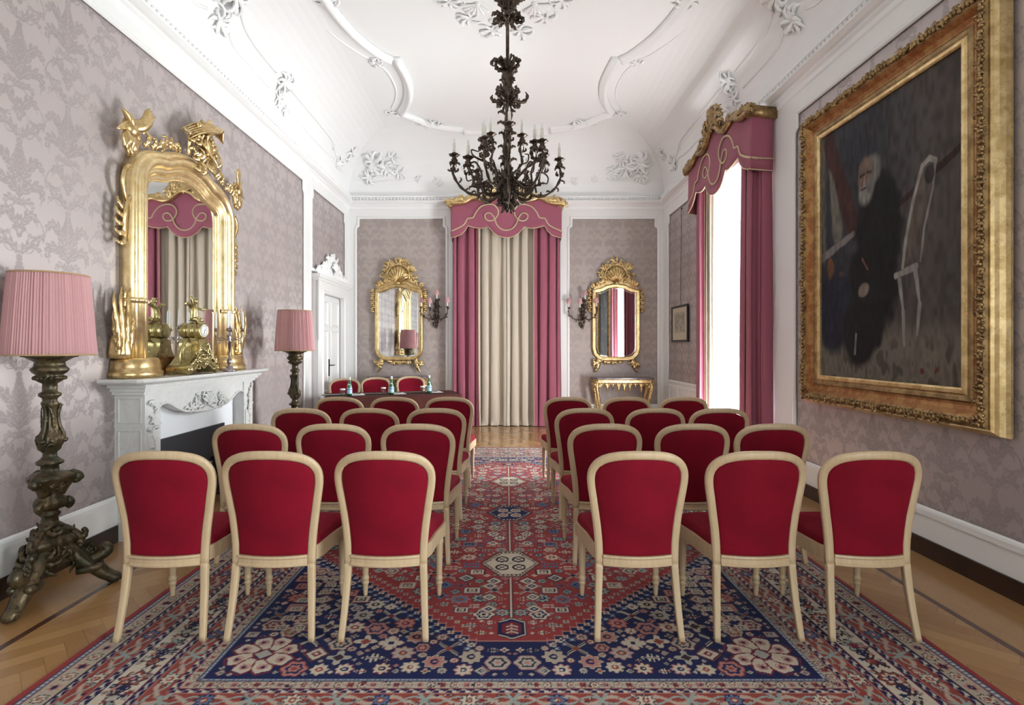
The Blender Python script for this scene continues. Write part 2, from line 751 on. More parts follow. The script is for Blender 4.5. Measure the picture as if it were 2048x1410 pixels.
def attr_grid(name, mat, xs, ys, fn3, img, scalar=False):
    """regular grid mesh carrying a computed colour attribute"""
    nx, ny = len(xs), len(ys)
    X, Yg = np.meshgrid(xs, ys)
    co = np.empty((nx * ny, 3), dtype=np.float32)
    A, B, C = fn3(X.ravel(), Yg.ravel())
    co[:, 0], co[:, 1], co[:, 2] = A, B, C
    me = bpy.data.meshes.new(name)
    me.vertices.add(nx * ny)
    me.vertices.foreach_set('co', co.ravel())
    j, i = np.meshgrid(np.arange(ny - 1), np.arange(nx - 1), indexing='ij')
    q = (j * nx + i).ravel()
    F = np.stack([q, q + 1, q + nx + 1, q + nx], 1).astype(np.int32)
    me.loops.add(F.size)
    me.loops.foreach_set('vertex_index', F.ravel())
    me.polygons.add(len(F))
    me.polygons.foreach_set('loop_start', np.arange(0, F.size, 4, dtype=np.int32))
    me.update(calc_edges=True)
    if scalar:
        at = me.attributes.new('pattern', 'FLOAT', 'POINT')
        at.data.foreach_set('value', img(X.ravel(), Yg.ravel()).astype(np.float32))
    else:
        at = me.color_attributes.new('pattern', 'FLOAT_COLOR', 'POINT')
        col = np.ones((nx * ny, 4), dtype=np.float32)
        col[:, :3] = img(X.ravel(), Yg.ravel())
        at.data.foreach_set('color', col.ravel())
    me.materials.append(mat)
    o = bpy.data.objects.new(name, me)
    COL.objects.link(o)
    return o


# ------------------------------------------------ parquet
def parquet():
    n = NT('oak_herringbone_parquet')
    x, y, z = n.coord()
    w = 0.085
    u = (x + y) * (0.70711 / w)
    v = (y - x) * (0.70711 / w)
    nn = 5.0
    i = u.floor()
    j = v.floor()
    k = (i - j).mod(2 * nn)
    hor = k.lt(nn)
    fu, fv = u.fract(), v.fract()
    kk = (2 * nn - 1.0) - k
    idx = hor * (i - k) + (1.0 - hor) * i
    idy = hor * j + (1.0 - hor) * (j - kk)
    rnd = n.white(n.vec(idx, idy, hor * 3.0))
    across = hor * fv + (1.0 - hor) * fu
    along = hor * (k + fu) + (1.0 - hor) * (kk + fv)
    e1 = across.min(1.0 - across)
    e2 = along.min(nn - along)
    gap = 1.0 - e1.min(e2).ss(0.0, 0.03)
    grain = n.noise(n.vec(across * 3.0, along * 0.5, rnd * 50.0), 3.0, 6, 0.65)
    # outer band along the walls: straight boards
    ax_ = x.abs()
    band = ax_.gt(2.43)
    brd = n.noise(n.vec(x * 22.0, y * 1.6, 4.0), 1.0, 5, 0.6)
    tone = rnd * (1.0 - band) * 0.6 + band * 0.2 + grain * 0.5
    c = n.mixc(tone.ss(0.1, 1.0), (0.46, 0.265, 0.11), (0.31, 0.16, 0.06))
    c = n.mixc(band * (brd * 0.6 + 0.15), c, (0.29, 0.145, 0.055))
    c = n.mixc(gap * (1.0 - band) * 0.5, c, (0.12, 0.055, 0.02))
    d = (ax_ - 2.43).abs()
    inl = 1.0 - d.ss(0.018, 0.021)
    d2 = (y - 9.5).abs()
    inl = inl.max(1.0 - d2.ss(0.018, 0.021))
    c = n.mixc(inl, c, (0.075, 0.028, 0.018))
    n.color(c)
    n.set(Roughness=grain * 0.14 + 0.16)
    n.bsdf.inputs['Coat Weight'].default_value = 0.3
    n.bsdf.inputs['Coat Roughness'].default_value = 0.12
    n.bump(gap * -1.0 + grain * 0.1, 0.12, 0.002)
    return n.mat


M_parquet = parquet()


# ---------------------------------------------------------------- the room
def wall_with_holes(name, axis, pos, thick, lo, hi, z0, z1, holes, mat):
    """axis 'y': wall runs along Y at X=pos. holes: (lo,hi,z0,z1)"""
    b = MB()
    cuts = sorted(set([lo, hi] + [h[0] for h in holes] + [h[1] for h in holes]))
    for a, c in zip(cuts, cuts[1:]):
        zs = [(z0, z1)]
        for h in holes:
            if h[0] <= a and h[1] >= c:
                nz = []
                for p, q in zs:
                    if h[2] > p:
                        nz.append((p, h[2]))
                    if h[3] < q:
                        nz.append((h[3], q))
                zs = nz
        for p, q in zs:
            if axis == 'y':
                b.box(min(pos, pos + thick), max(pos, pos + thick), a, c, p, q)
            else:
                b.box(a, c, min(pos, pos + thick), max(pos, pos + thick), p, q)
    return struct(b.build(name, mat))


W1 = (6.05, 7.55, 0.0, 3.75)
W2 = (-0.60, 1.20, 0.0, 3.75)
F1 = (-2.1, -0.6, 0.6, 3.75)  # invented opening in the unseen front wall, lets the left fill light in
F2 = (1.3, 2.7, 0.3, 3.75)  # invented opening in the unseen front wall, lets the right fill light in
DOOR = (8.44, 9.54, 0.0, 2.29)
wL = wall_with_holes('wall_left', 'y', XL, -0.3, YF - 0.3, YB + 0.3, 0, 4.3, [DOOR], M_paper_y)
wR = wall_with_holes('wall_right', 'y', XR, 0.3, YF - 0.3, YB + 0.3, 0, 4.3, [W1, W2], M_paper_y)
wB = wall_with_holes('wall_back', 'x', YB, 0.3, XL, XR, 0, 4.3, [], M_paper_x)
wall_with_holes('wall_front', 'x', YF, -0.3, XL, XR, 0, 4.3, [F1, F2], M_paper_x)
for par, ax, pos, lo, hi, z0_, z1_, st in ((wL, 'y', XL + .002, 1.3, 7.8, .30, 3.87, .0065), (wL, 'y', XL + .002, 8.04, 9.78, 2.55, 3.87, .01), (wR, 'y', XR - .002, 1.63, 5.48, .30, 3.82, .0075),
                                           (wR, 'y', XR - .002, 8.0, 9.72, .82, 3.83, .01), (wB, 'x', YB - .002, -2.80, -1.07, .35, 3.85, .0095), (wB, 'x', YB - .002, 1.13, 2.84, .35, 3.85, .0095)):
    fn = (lambda a_, c_, pos=pos: (np.full_like(a_, pos), a_, c_)) if ax == 'y' else (lambda a_, c_, pos=pos: (a_, np.full_like(a_, pos), c_))
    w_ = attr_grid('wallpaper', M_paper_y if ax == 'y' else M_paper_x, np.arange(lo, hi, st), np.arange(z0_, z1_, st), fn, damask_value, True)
    w_.parent = par
struct(MB().box(XL - 0.3, XR + 0.3, YF - 0.3, YB + 0.3, -0.2, 0.0).build('floor', M_parquet))

# ceiling with a quarter-round cove
CI = 0.95


def cove_in(t):
    return CI * (1 - cos(t)), ZC + (ZT - ZC) * sin(t)


b = MB()
R = []
for k in range(17):
    ins, z = cove_in(pi / 2 * k / 16)
    R.append([V(XL + ins, YF + ins, z), V(XR - ins, YF + ins, z), V(XR - ins, YB - ins, z), V(XL + ins, YB - ins, z)])
nR = len(R)
b.add([p for r in R for p in r], [(i * 4 + k, i * 4 + (k + 1) % 4, (i + 1) * 4 + (k + 1) % 4, (i + 1) * 4 + k)
                                   for i in range(nR - 1) for k in range(4)], False)
b.add(R[-1], [(0, 1, 2, 3)], False)
# body above so the shell has thickness
b.box(XL - 0.3, XR + 0.3, YF - 0.3, YB + 0.3, ZT + 0.03, ZT + 0.2)
for x0, x1, y0, y1 in ((XL - 0.3, XL, YF - 0.3, YB + 0.3), (XR, XR + 0.3, YF - 0.3, YB + 0.3), (XL, XR, YF - 0.3, YF), (XL, XR, YB, YB + 0.3)):
    b.box(x0, x1, y0, y1, 4.3, ZT + 0.03)
ceil = struct(b.build('ceiling', M_plaster))
ceil.data.shade_smooth() if False else None

# cornice round the room (trim_1)
def rect_path(ins=0.0, z=0.0):
    return [V(XL + ins, YF + ins, z), V(XL + ins, YB - ins, z), V(XR - ins, YB - ins, z), V(XR - ins, YF + ins, z)]


b = MB()
prof = [(0, 3.95), (0.015, 3.95), (0.015, 3.97), (0.03, 3.99), (0.035, 4.03), (0.06, 4.05), (0.06, 4.065), (0.095, 4.075),
        (0.13, 4.10), (0.135, 4.115), (0.11, 4.13), (0.085, 4.135), (0.085, 4.18), (0.10, 4.19), (0.10, 4.21), (0.06, 4.235), (0.0, 4.25)]
# travel runs anticlockwise seen from below: into the room lies to the right
b.sweep(rect_path(), [(-a, z) for a, z in prof], (0, 0, 1), closed=True, closed_ring=False, smooth=False)
for y in np.arange(2.9, YB - 0.1, 0.062):
    b.blob((XL + 0.095, y, 4.157), 0.018, 0.022, 0.026, 6, 4)
    b.blob((XR - 0.095, y, 4.157), 0.018, 0.022, 0.026, 6, 4)
for x in np.arange(XL + 0.13, XR - 0.1, 0.062):
    b.blob((x, YB - 0.095, 4.157), 0.022, 0.018, 0.026, 6, 4)
struct(b.build('trim_1', M_plaster))

# frieze and pilaster boards with notched wallpaper panels (trim_2..)


def notched(u0, u1, z0, z1, nz=0.21, nu=0.05, bottom=False):
    """outline with the top corners stepped in"""
    o = [(u0, z0), (u1, z0), (u1, z1 - nz), (u1 - nu * 0.2, z1 - nz + 0.03), (u1 - nu, z1 - nz + 0.06), (u1 - nu, z1),
         (u0 + nu, z1), (u0 + nu, z1 - nz + 0.06), (u0 + nu * 0.2, z1 - nz + 0.03), (u0, z1 - nz)]
    return o


def frame_board(b, U0, U1, Z0, Z1, inner, fr, th=0.02):
    """flat board between an outer rectangle and an inner outline with a small bolection round the opening"""
    n = len(inner)
    cu = sum(p[0] for p in inner) / n
    umid = (min(p[0] for p in inner) + max(p[0] for p in inner)) / 2
    zt = max(p[1] for p in inner)
    zb = min(p[1] for p in inner)
    umin = min(p[0] for p in inner)
    umax = max(p[0] for p in inner)
    # four rectangles plus corner fillers
    def quad(a0, a1, c0, c1):
        if a1 - a0 > 1e-4 and c1 - c0 > 1e-4:
            b.prism([(a0, c0), (a1, c0), (a1, c1), (a0, c1)], 0, th, fr)
    quad(U0, U1, zt, Z1)
    quad(U0, U1, Z0, zb)
    quad(U0, umin, zb, zt)
    quad(umax, U1, zb, zt)
    r = inner
    b.prism([r[2], r[3], r[4], r[5], (umax, zt)], 0, th, fr)
    b.prism([r[6], r[7], r[8], r[9], (umin, zt)], 0, th, fr)
    path = [fr(a, c, th) for a, c in inner]
    N = fr(0, 0, 1) - fr(0, 0, 0)
    ring = [(-0.012, -0.018), (-0.012, 0.004), (0.0, 0.012), (0.014, 0.010), (0.026, 0.0), (0.026, -0.004)]
    b.sweep(path, ring, N, closed=True, closed_ring=False, smooth=False)
    b.sweep(path, [(-a, q) for a, q in ring], N, closed=True, closed_ring=False, smooth=False)


frL = lambda a, c, d: V(XL + d, a, c)
frR = lambda a, c, d: V(XR - d, a, c)
frB = lambda a, c, d: V(a, YB - d, c)
frF = lambda a, c, d: V(a, YF + d, c)
ZP = 3.83
b = MB()
frame_board(b, XL, -0.98, 0.3, 3.97, notched(-2.78, -1.09, 0.36, ZP), frB)
frame_board(b, 1.0, XR, 0.3, 3.97, notched(1.15, 2.82, 0.36, ZP), frB)
b.prism([(-0.98, 3.6), (1.0, 3.6), (1.0, 3.97), (-0.98, 3.97)], 0, 0.02, frB)
struct(b.build('trim_2', M_whitewood))
b = MB()
frame_board(b, YF, 7.93, 0.3, 3.97, notched(YF + 0.15, 7.78, 0.315, ZP + 0.02), frL)
frame_board(b, 7.93, YB, 2.6, 3.97, notched(8.06, 9.76, 2.61, ZP + 0.02), frL)
b.prism([(7.93, 0.3), (8.06, 0.3), (8.06, 2.6), (7.93, 2.6)], 0, 0.02, frL)
b.prism([(9.76, 0.3), (YB, 0.3), (YB, 2.6), (9.76, 2.6)], 0, 0.02, frL)
struct(b.build('trim_3', M_whitewood))
b = MB()
frame_board(b, 1.50, 5.62, 0.3, 3.97, notched(1.65, 5.46, 0.315, ZP - 0.04), frR)
frame_board(b, 7.85, YB, 0.3, 3.97, notched(8.02, 9.70, 0.84, ZP - 0.02), frR)
b.prism([(5.62, 3.75), (7.85, 3.75), (7.85, 3.97), (5.62, 3.97)], 0, 0.02, frR)
b.prism([(5.62, 0.3), (6.05, 0.3), (6.05, 3.75), (5.62, 3.75)], 0, 0.02, frR)
b.prism([(7.55, 0.3), (7.85, 0.3), (7.85, 3.75), (7.55, 3.75)], 0, 0.02, frR)
# panelled dado below the framed print
for a0, a1 in ((8.1, 8.55), (8.65, 9.1), (9.2, 9.62)):
    for (p, q) in ((0, 0),):
        b.sweep([frR(a0, 0.38, 0.02), frR(a1, 0.38, 0.02), frR(a1, 0.76, 0.02), frR(a0, 0.76, 0.02)],
                [(-0.012, 0), (-0.006, 0.01), (0.006, 0.01), (0.012, 0)], (-1, 0, 0), closed=True, closed_ring=False, smooth=False)
struct(b.build('trim_4', M_whitewood))


# baseboards: dark wooden plinth under a white board
def baseboard(name, segs, fr):
    b = MB()
    for a0, a1 in segs:
        b.mi = 0
        b.prism([(a0, 0.122), (a1, 0.122), (a1, 0.29), (a0, 0.29)], 0, 0.026, fr)
        b.prism([(a0, 0.28), (a1, 0.28), (a1, 0.318), (a0, 0.318)], 0, 0.036, fr)
        b.prism([(a0, 0.318), (a1, 0.318), (a1, 0.328), (a0, 0.328)], 0, 0.027, fr)
        b.mi = 1
        b.prism([(a0, 0.0), (a1, 0.0), (a1, 0.123), (a0, 0.123)], 0, 0.04, fr)
    return struct(b.build(name, [M_whitewood, M_darkwood]))


baseboard('baseboard_left', [(YF, 4.03), (5.75, 8.25), (9.75, YB)], frL)
baseboard('baseboard_right', [(YF, -0.60), (1.20, 6.05), (7.55, YB)], frR)
baseboard('baseboard_back', [(XL, -0.9), (0.92, XR)], frB)
baseboard('baseboard_front', [(XL, XR)], frF)


# ---------------------------------------------------------------- carved ornament
def scroll(b, o, ux, uy, un, a, L, c0=1.0, c1=3.0, r=0.02, lift=0.3, serr=0.25, flat=0.45, n=14, k=6, nserr=4, tip=0.25):
    """one curling tapering leaf or scroll in the plane (ux,uy), rising along un"""
    P, Rr = [], []
    p = Vector(o)
    for i in range(n + 1):
        t = i / n
        th = a + c0 * t + c1 * t ** 3
        if i:
            p = p + (ux * cos(th) + uy * sin(th)) * (L / n)
        P.append(p + un * (lift * L * sin(pi * min(1, t * 1.05)) * 0.6))
        env = (sin(pi * (0.12 + 0.80 * t))) ** 0.8 if tip <= 0 else (1 - t) * (0.45 + 1.6 * t) * (1 - tip) * 1.4 + tip
        Rr.append(r * env * (1 + serr * sin(t * nserr * 2 * pi)))
    b.tube(P, Rr, k, flat, up=un)
    return P[-1]


def spray(b, o, ux, uy, un, size, n, rng, a0=0.0, a1=2 * pi, r=None, curl=3.0, lift=0.3, k=6, seg=12):
    for i in range(n):
        a = a0 + (a1 - a0) * (i + 0.5) / n + rng.uniform(-0.15, 0.15)
        sg = rng.choice((-1, 1))
        L = size * rng.uniform(0.65, 1.1)
        scroll(b, o, ux, uy, un, a - sg * 0.5, L, sg * rng.uniform(0.4, 1.2), sg * rng.uniform(0.5, curl),
               (r or size * 0.12) * rng.uniform(0.7, 1.2), lift * rng.uniform(0.5, 1.3), 0.25, 0.5, seg, k)


def shell(b, o, ux, uy, un, w, h, lobes=9, depth=0.25):
    """scallop shell: ribs fan out from the bottom"""
    def fn(u, v):
        a = lerp(-1.25, 1.25, u)
        rr = v * (1 + 0.05 * cos(a * lobes * 2.5))
        x = sin(a) * rr * w / 2
        y = (cos(a) * 0.62 * rr + 0.0) * h
        d = depth * w * (0.18 + 0.5 * sin(pi * v * 0.85) + 0.16 * v * cos(u * lobes * 2 * pi))
        return Vector(o) + ux * x + uy * y + un * d
    b.sheet(fn, lobes * 6, 8)
    for i in range(lobes):
        a = lerp(-1.15, 1.15, i / (lobes - 1))
        P = [Vector(o) + ux * (sin(a) * t * w / 2) + uy * (cos(a) * 0.62 * t * h) + un * (depth * w * (0.25 + 0.5 * sin(pi * t * 0.85)))
             for t in (0.05, 0.3, 0.6, 0.85, 1.02)]
        b.tube(P, [w * 0.012, w * 0.022, w * 0.035, w * 0.048, w * 0.03], 6)
    b.blob(Vector(o) + un * (depth * w * 0.3), w * 0.10, w * 0.10, w * 0.07)


# ---------------------------------------------------------------- stucco on ceiling and cove
rng = random.Random(4)
b = MB()
ux, uy, un = V(1, 0, 0), V(0, 1, 0), V(0, 0, -1)
half = [(-1.98, 4.9), (-1.96, 5.55), (-1.92, 6.0), (-1.80, 6.5), (-1.62, 6.88), (-1.50, 7.02)]
lobe = [(-1.43, 6.99), (-1.40, 7.3), (-1.39, 7.66), (-1.45, 8.05), (-1.55, 8.35), (-1.68, 8.62)]
back = [(-1.68, 8.62), (-1.50, 8.80), (-1.32, 9.02), (-1.05, 9.18), (-0.75, 9.28)]
Yc = 4.64


def mould(pts, w=0.062):
    for sx in (1, -1):
        for sy in (1, -1):
            path = [V(sx * p[0], p[1] if sy == 1 else 2 * Yc - p[1], ZT) for p in pts]
            path = cr(path, 5)
            ring = [(-w, 0.0), (-w, 0.03), (-w * 0.7, 0.05), (-w * 0.35, 0.055), (-w * 0.1, 0.085), (w * 0.4, 0.09), (w * 0.7, 0.06), (w, 0.045), (w, 0.0)]
            b.sweep(path, ring, (0, 0, -1), closed_ring=True, smooth=True)


mould([(-1.98, Yc)] + half)
mould(lobe)
mould(back)
mould([(-0.75, 9.36), (-0.35, 9.40), (0.0, 9.42)], 0.06)
# thin outer bead following the big moulding
for pts in ([(-2.22, Yc), (-2.20, 5.9), (-2.08, 6.5), (-1.85, 6.95), (-1.70, 7.08)], [(-1.70, 7.15), (-1.62, 7.4), (-1.60, 7.8), (-1.66, 8.15), (-1.80, 8.5)],
            [(-1.80, 8.72), (-1.55, 8.98), (-1.35, 9.18), (-1.1, 9.33)]):
    for sx in (1, -1):
        b.tube(cr([V(sx * x, y, ZT) for x, y in pts], 5), 0.016, 6)
for (x, y, s, n) in ((-1.25, 9.08, 0.26, 14), (-0.76, 9.36, 0.14, 9), (-1.72, 7.12, 0.16, 9), (-1.84, 8.66, 0.15, 9), (-1.45, 9.1, 0.12, 7), (-1.0, 9.33, 0.12, 7),
                     (-1.5, 7.0, 0.08, 5), (-1.95, 5.85, 0.2, 10), (-0.95, 9.5, 0.1, 6)):
    for sx in (1, -1):
        spray(b, (sx * x, y, ZT), ux, uy, un, s, n, rng, lift=0.35)
spray(b, (0, 9.42, ZT), ux, uy, un, 0.3, 14, rng, lift=0.4)
# centre wreath round the chandelier
for k in range(22):
    a = 2 * pi * k / 22
    cx, cy = 1.05 * cos(a) * (1 + 0.12 * cos(4 * a)), 5.0 + 1.30 * sin(a) * (1 + 0.12 * cos(4 * a))
    spray(b, (cx, cy, ZT), ux, uy, un, 0.22, 7, rng, lift=0.2, r=0.02)
    b.blob((cx * 0.86, 5 + (cy - 5) * 0.86, ZT), 0.07, 0.06, 0.022)
for k in range(8):
    a = 2 * pi * (k + 0.5) / 8
    shell(b, (0.82 * cos(a), 5 + 0.98 * sin(a), ZT), V(-sin(a), cos(a), 0), V(cos(a), sin(a), 0), un, 0.36, 0.32, 7, 0.06)
struct(b.build('trim_5', M_plaster))


def covept(side, s, t):
    ins, z = cove_in(t)
    if side == 'L':
        return V(XL + ins, s, z)
    if side == 'R':
        return V(XR - ins, s, z)
    return V(s, YB - ins, z)


def covefr(side, s, t):
    p = covept(side, s, t)
    q = covept(side, s, t + 0.02)
    up = (q - p).normalized()
    al = V(0, 1, 0) if side in 'LR' else V(1, 0, 0)
    nn = al.cross(up).normalized()
    inw = {'L': V(1, 0, -1), 'R': V(-1, 0, -1), 'B': V(0, -1, -1)}[side]
    if nn.dot(inw) < 0:
        nn = -nn
    return p, al, up, nn


b = MB()
D = pi / 180
for side in 'LR':
    b.tube(cr([covept(side, s, t * D) for s, t in ((5.30, 47), (5.42, 43), (5.62, 37), (5.95, 34), (6.5, 33.5))], 6), 0.02, 6)
    b.tube(cr([covept(side, s, t * D) for s, t in ((6.95, 33.5), (7.8, 33.5), (8.5, 33), (8.72, 31), (8.9, 27), (9.1, 24))], 6), 0.02, 6)
    b.tube(cr([covept(side, s, t * D) for s, t in ((5.5, 26), (5.7, 22.5), (6.2, 22), (6.52, 22))], 6), 0.016, 6)
    b.tube(cr([covept(side, s, t * D) for s, t in ((7.1, 20), (7.8, 20), (8.6, 20), (8.95, 22), (9.2, 17), (9.45, 19))], 6), 0.016, 6)
    b.tube(cr([covept(side, s, t * D) for s, t in ((2.5, 33.5), (4.0, 33.5), (4.7, 34), (5.0, 38), (5.2, 45))], 6), 0.02, 6)
    b.tube(cr([covept(side, s, t * D) for s, t in ((2.5, 22), (4.4, 22), (4.9, 23), (5.1, 26))], 6), 0.016, 6)
    for s, t, sz, n in ((6.72, 33, 0.22, 11), (6.78, 22, 0.17, 9), (7.0, 18, 0.12, 6), (5.3, 44, 0.26, 12), (5.3, 27, 0.22, 10), (5.0, 38, 0.2, 8), (8.75, 29, 0.08, 5),
                        (9.2, 23, 0.2, 10), (9.45, 38, 0.2, 8), (4.5, 28, 0.2, 8)):
        p, al, up, nn = covefr(side, s, t * D)
        spray(b, p, al, up, nn, sz, n, rng, lift=0.35)
for sx in (1, -1):
    b.tube(cr([covept('B', sx * s, t * D) for s, t in ((2.62, 16), (2.55, 14), (2.3, 17), (1.95, 18), (1.85, 20))], 6), 0.014, 6)
    for s, t, sz, n in ((2.42, 36, 0.30, 14), (2.2, 30, 0.26, 12), (2.5, 22, 0.22, 9), (1.98, 26, 0.2, 8), (1.62, 19, 0.10, 6), (1.25, 17, 0.12, 7), (0.72, 31, 0.15, 9), (2.05, 42, 0.16, 7)):
        p, al, up, nn = covefr('B', sx * s, t * D)
        spray(b, p, al, up, nn, sz, n, rng, lift=0.35)
struct(b.build('trim_6', M_plaster))


# ---------------------------------------------------------------- windows
def window(name, fr, u0, u1, z0, z1, mull=1, trans=(2.9,)):
    """fr(u,z,d): d = depth into the reveal (outwards)"""
    b = MB()
    dp0, dp1 = 0.16, 0.23
    def bar(a0, a1, c0, c1, e0=dp0, e1=dp1):
        b.prism([(a0, c0), (a1, c0), (a1, c1), (a0, c1)], e0, e1, fr)
    bar(u0, u0 + 0.09, z0, z1)
    bar(u1 - 0.09, u1, z0, z1)
    bar(u0 + 0.09, u1 - 0.09, z1 - 0.1, z1)
    bar(u0 + 0.09, u1 - 0.09, z0, z0 + 0.14)
    um = (u0 + u1) / 2
    bar(um - 0.055, um + 0.055, z0 + 0.14, z1 - 0.1)
    for t in trans:
        bar(u0 + 0.09, um - 0.055, t, t + 0.08)
        bar(um + 0.055, u1 - 0.09, t, t + 0.08)
    w = struct(b.build(name, M_whitewood))
    g = MB()
    g.prism([(u0 + 0.09, z0 + 0.14), (u1 - 0.09, z0 + 0.14), (u1 - 0.09, z1 - 0.1), (u0 + 0.09, z1 - 0.1)], 0.19, 0.196, fr)
    g.build('pane', M_pane, w)
    return w


window('window_1', lambda a, c, d: V(XR + d, a, c), *W1)
window('window_2', lambda a, c, d: V(XR + d, a, c), *W2)
window('added_window_3', lambda a, c, d: V(a, YF - d, c), *F1)  # made-up window out of view, put in for the left fill light
window('added_window_4', lambda a, c, d: V(a, YF - d, c), *F2)  # made-up window out of view, put in for the right fill light


# ---------------------------------------------------------------- curtains and valances
def plan(base, K, A, seed, n=None):
    """fold a base polyline (x,y) into pleats"""
    rg = random.Random(seed)
    P = [Vector((x, y, 0)) for x, y in base]
    L = [0]
    for p, q in zip(P, P[1:]):
        L.append(L[-1] + (q - p).length)
    n = n or K * 14
    ks = [0.0]
    for i in range(K):
        ks.append(ks[-1] + rg.uniform(0.65, 1.35))
    ks = [k / ks[-1] for k in ks]
    amps = [rg.uniform(0.7, 1.25) for _ in range(K + 1)]
    def at(u):
        s = u * L[-1]
        for i in range(len(P) - 1):
            if s <= L[i + 1] or i == len(P) - 2:
                t = (s - L[i]) / (L[i + 1] - L[i])
                d = (P[i + 1] - P[i]).normalized()
                return P[i].lerp(P[i + 1], t), Vector((-d.y, d.x, 0)), d
    out = []
    for j in range(n + 1):
        u = j / n
        for i in range(K):
            if u <= ks[i + 1] or i == K - 1:
                ph = (u - ks[i]) / (ks[i + 1] - ks[i])
                am = amps[i]
                break
        p, nn, d = at(u)
        w = 1 - (0.5 + 0.5 * cos(2 * pi * ph)) ** 1.5
        out.append((p, nn * (A * am * w), d * (A * 0.55 * am * sin(4 * pi * ph))))
    return out


def drape(name, mat, base, z0, z1, K, A, seed, parent=None, flare=0.0, puddle=0.03, edge=None):
    pl = plan(base, K, A, seed)
    rg = random.Random(seed + 5)
    ph = [rg.uniform(0, 6) for _ in range(4)]
    n = len(pl) - 1
    b = MB()
    m = 34
    cx = sum(p[0].x for p in pl) / len(pl)
    def fn(u, v):
        j = min(n, int(round(u * n)))
        p, a, t = pl[j]
        z = lerp(z1, z0, v)
        g = 0.75 + 0.35 * v + 0.12 * sin(ph[0] + 3 * v + 5 * u)
        q = p + a * g + t * (0.8 + 0.2 * v)
        x = q.x + (q.x - cx) * flare * v * v + 0.012 * sin(ph[1] + 4 * v + 9 * u) * v
        k = max(0, (v - 0.955) / 0.045)
        y = q.y + puddle * k * k * (1 + 0.7 * sin(u * 40 + ph[2])) + 0.006 * sin(ph[3] + 6 * v + 11 * u)
        return Vector((x, y, z))
    vs = []
    # rows denser near the floor
    rows = [i / (m - 6) * 0.93 for i in range(m - 5)] + [0.95, 0.96, 0.97, 0.98, 0.99, 1.0]
    for v in rows:
        for j in range(n + 1):
            vs.append(fn(j / n, v))
    w = n + 1
    fs = [(j * w + i, j * w + i + 1, (j + 1) * w + i + 1, (j + 1) * w + i) for j in range(len(rows) - 1) for i in range(n)]
    b.add(vs, fs)
    o = b.build(name, mat, parent)
    if edge is not None:
        e = MB()
        for j0 in edge:
            jj = j0 if j0 >= 0 else n + 1 + j0
            path = [vs[r * w + jj] + V(0, 0.006, 0) for r in range(len(rows))]
            e.tube(path, 0.006, 6, 0.4, up=V(0, 1, 0))
        e.build('edge_braid', M_braid, o)
    return o


BOT = [(-.978, 3.40), (-.90, 3.418), (-.80, 3.46), (-.73, 3.53), (-.69, 3.60), (-.672, 3.622), (-.655, 3.612), (-.56, 3.585), (-.44, 3.572), (-.36, 3.585), (-.323, 3.603),
       (-.295, 3.575), (-.23, 3.50), (-.15, 3.44), (-.07, 3.412), (0, 3.405)]
BRAID = [(210, 690), (300, 650), (380, 600), (420, 530), (440, 505), (480, 500), (520, 492), (545, 440), (580, 385), (640, 325), (740, 292), (830, 305), (888, 370), (893, 430),
         (872, 480), (845, 515), (800, 540), (740, 540), (700, 505), (695, 455), (735, 425), (780, 432), (815, 470), (843, 520), (862, 580), (900, 635), (950, 672), (1015, 686)]
PEL = [(-1.0, 4.033), (-.88, 4.045), (-.75, 4.057), (-.64, 4.12), (-.54, 4.14), (-.44, 4.105), (-.35, 4.093), (-.25, 4.12), (-.17, 4.19), (-.08, 4.25), (0, 4.27)]


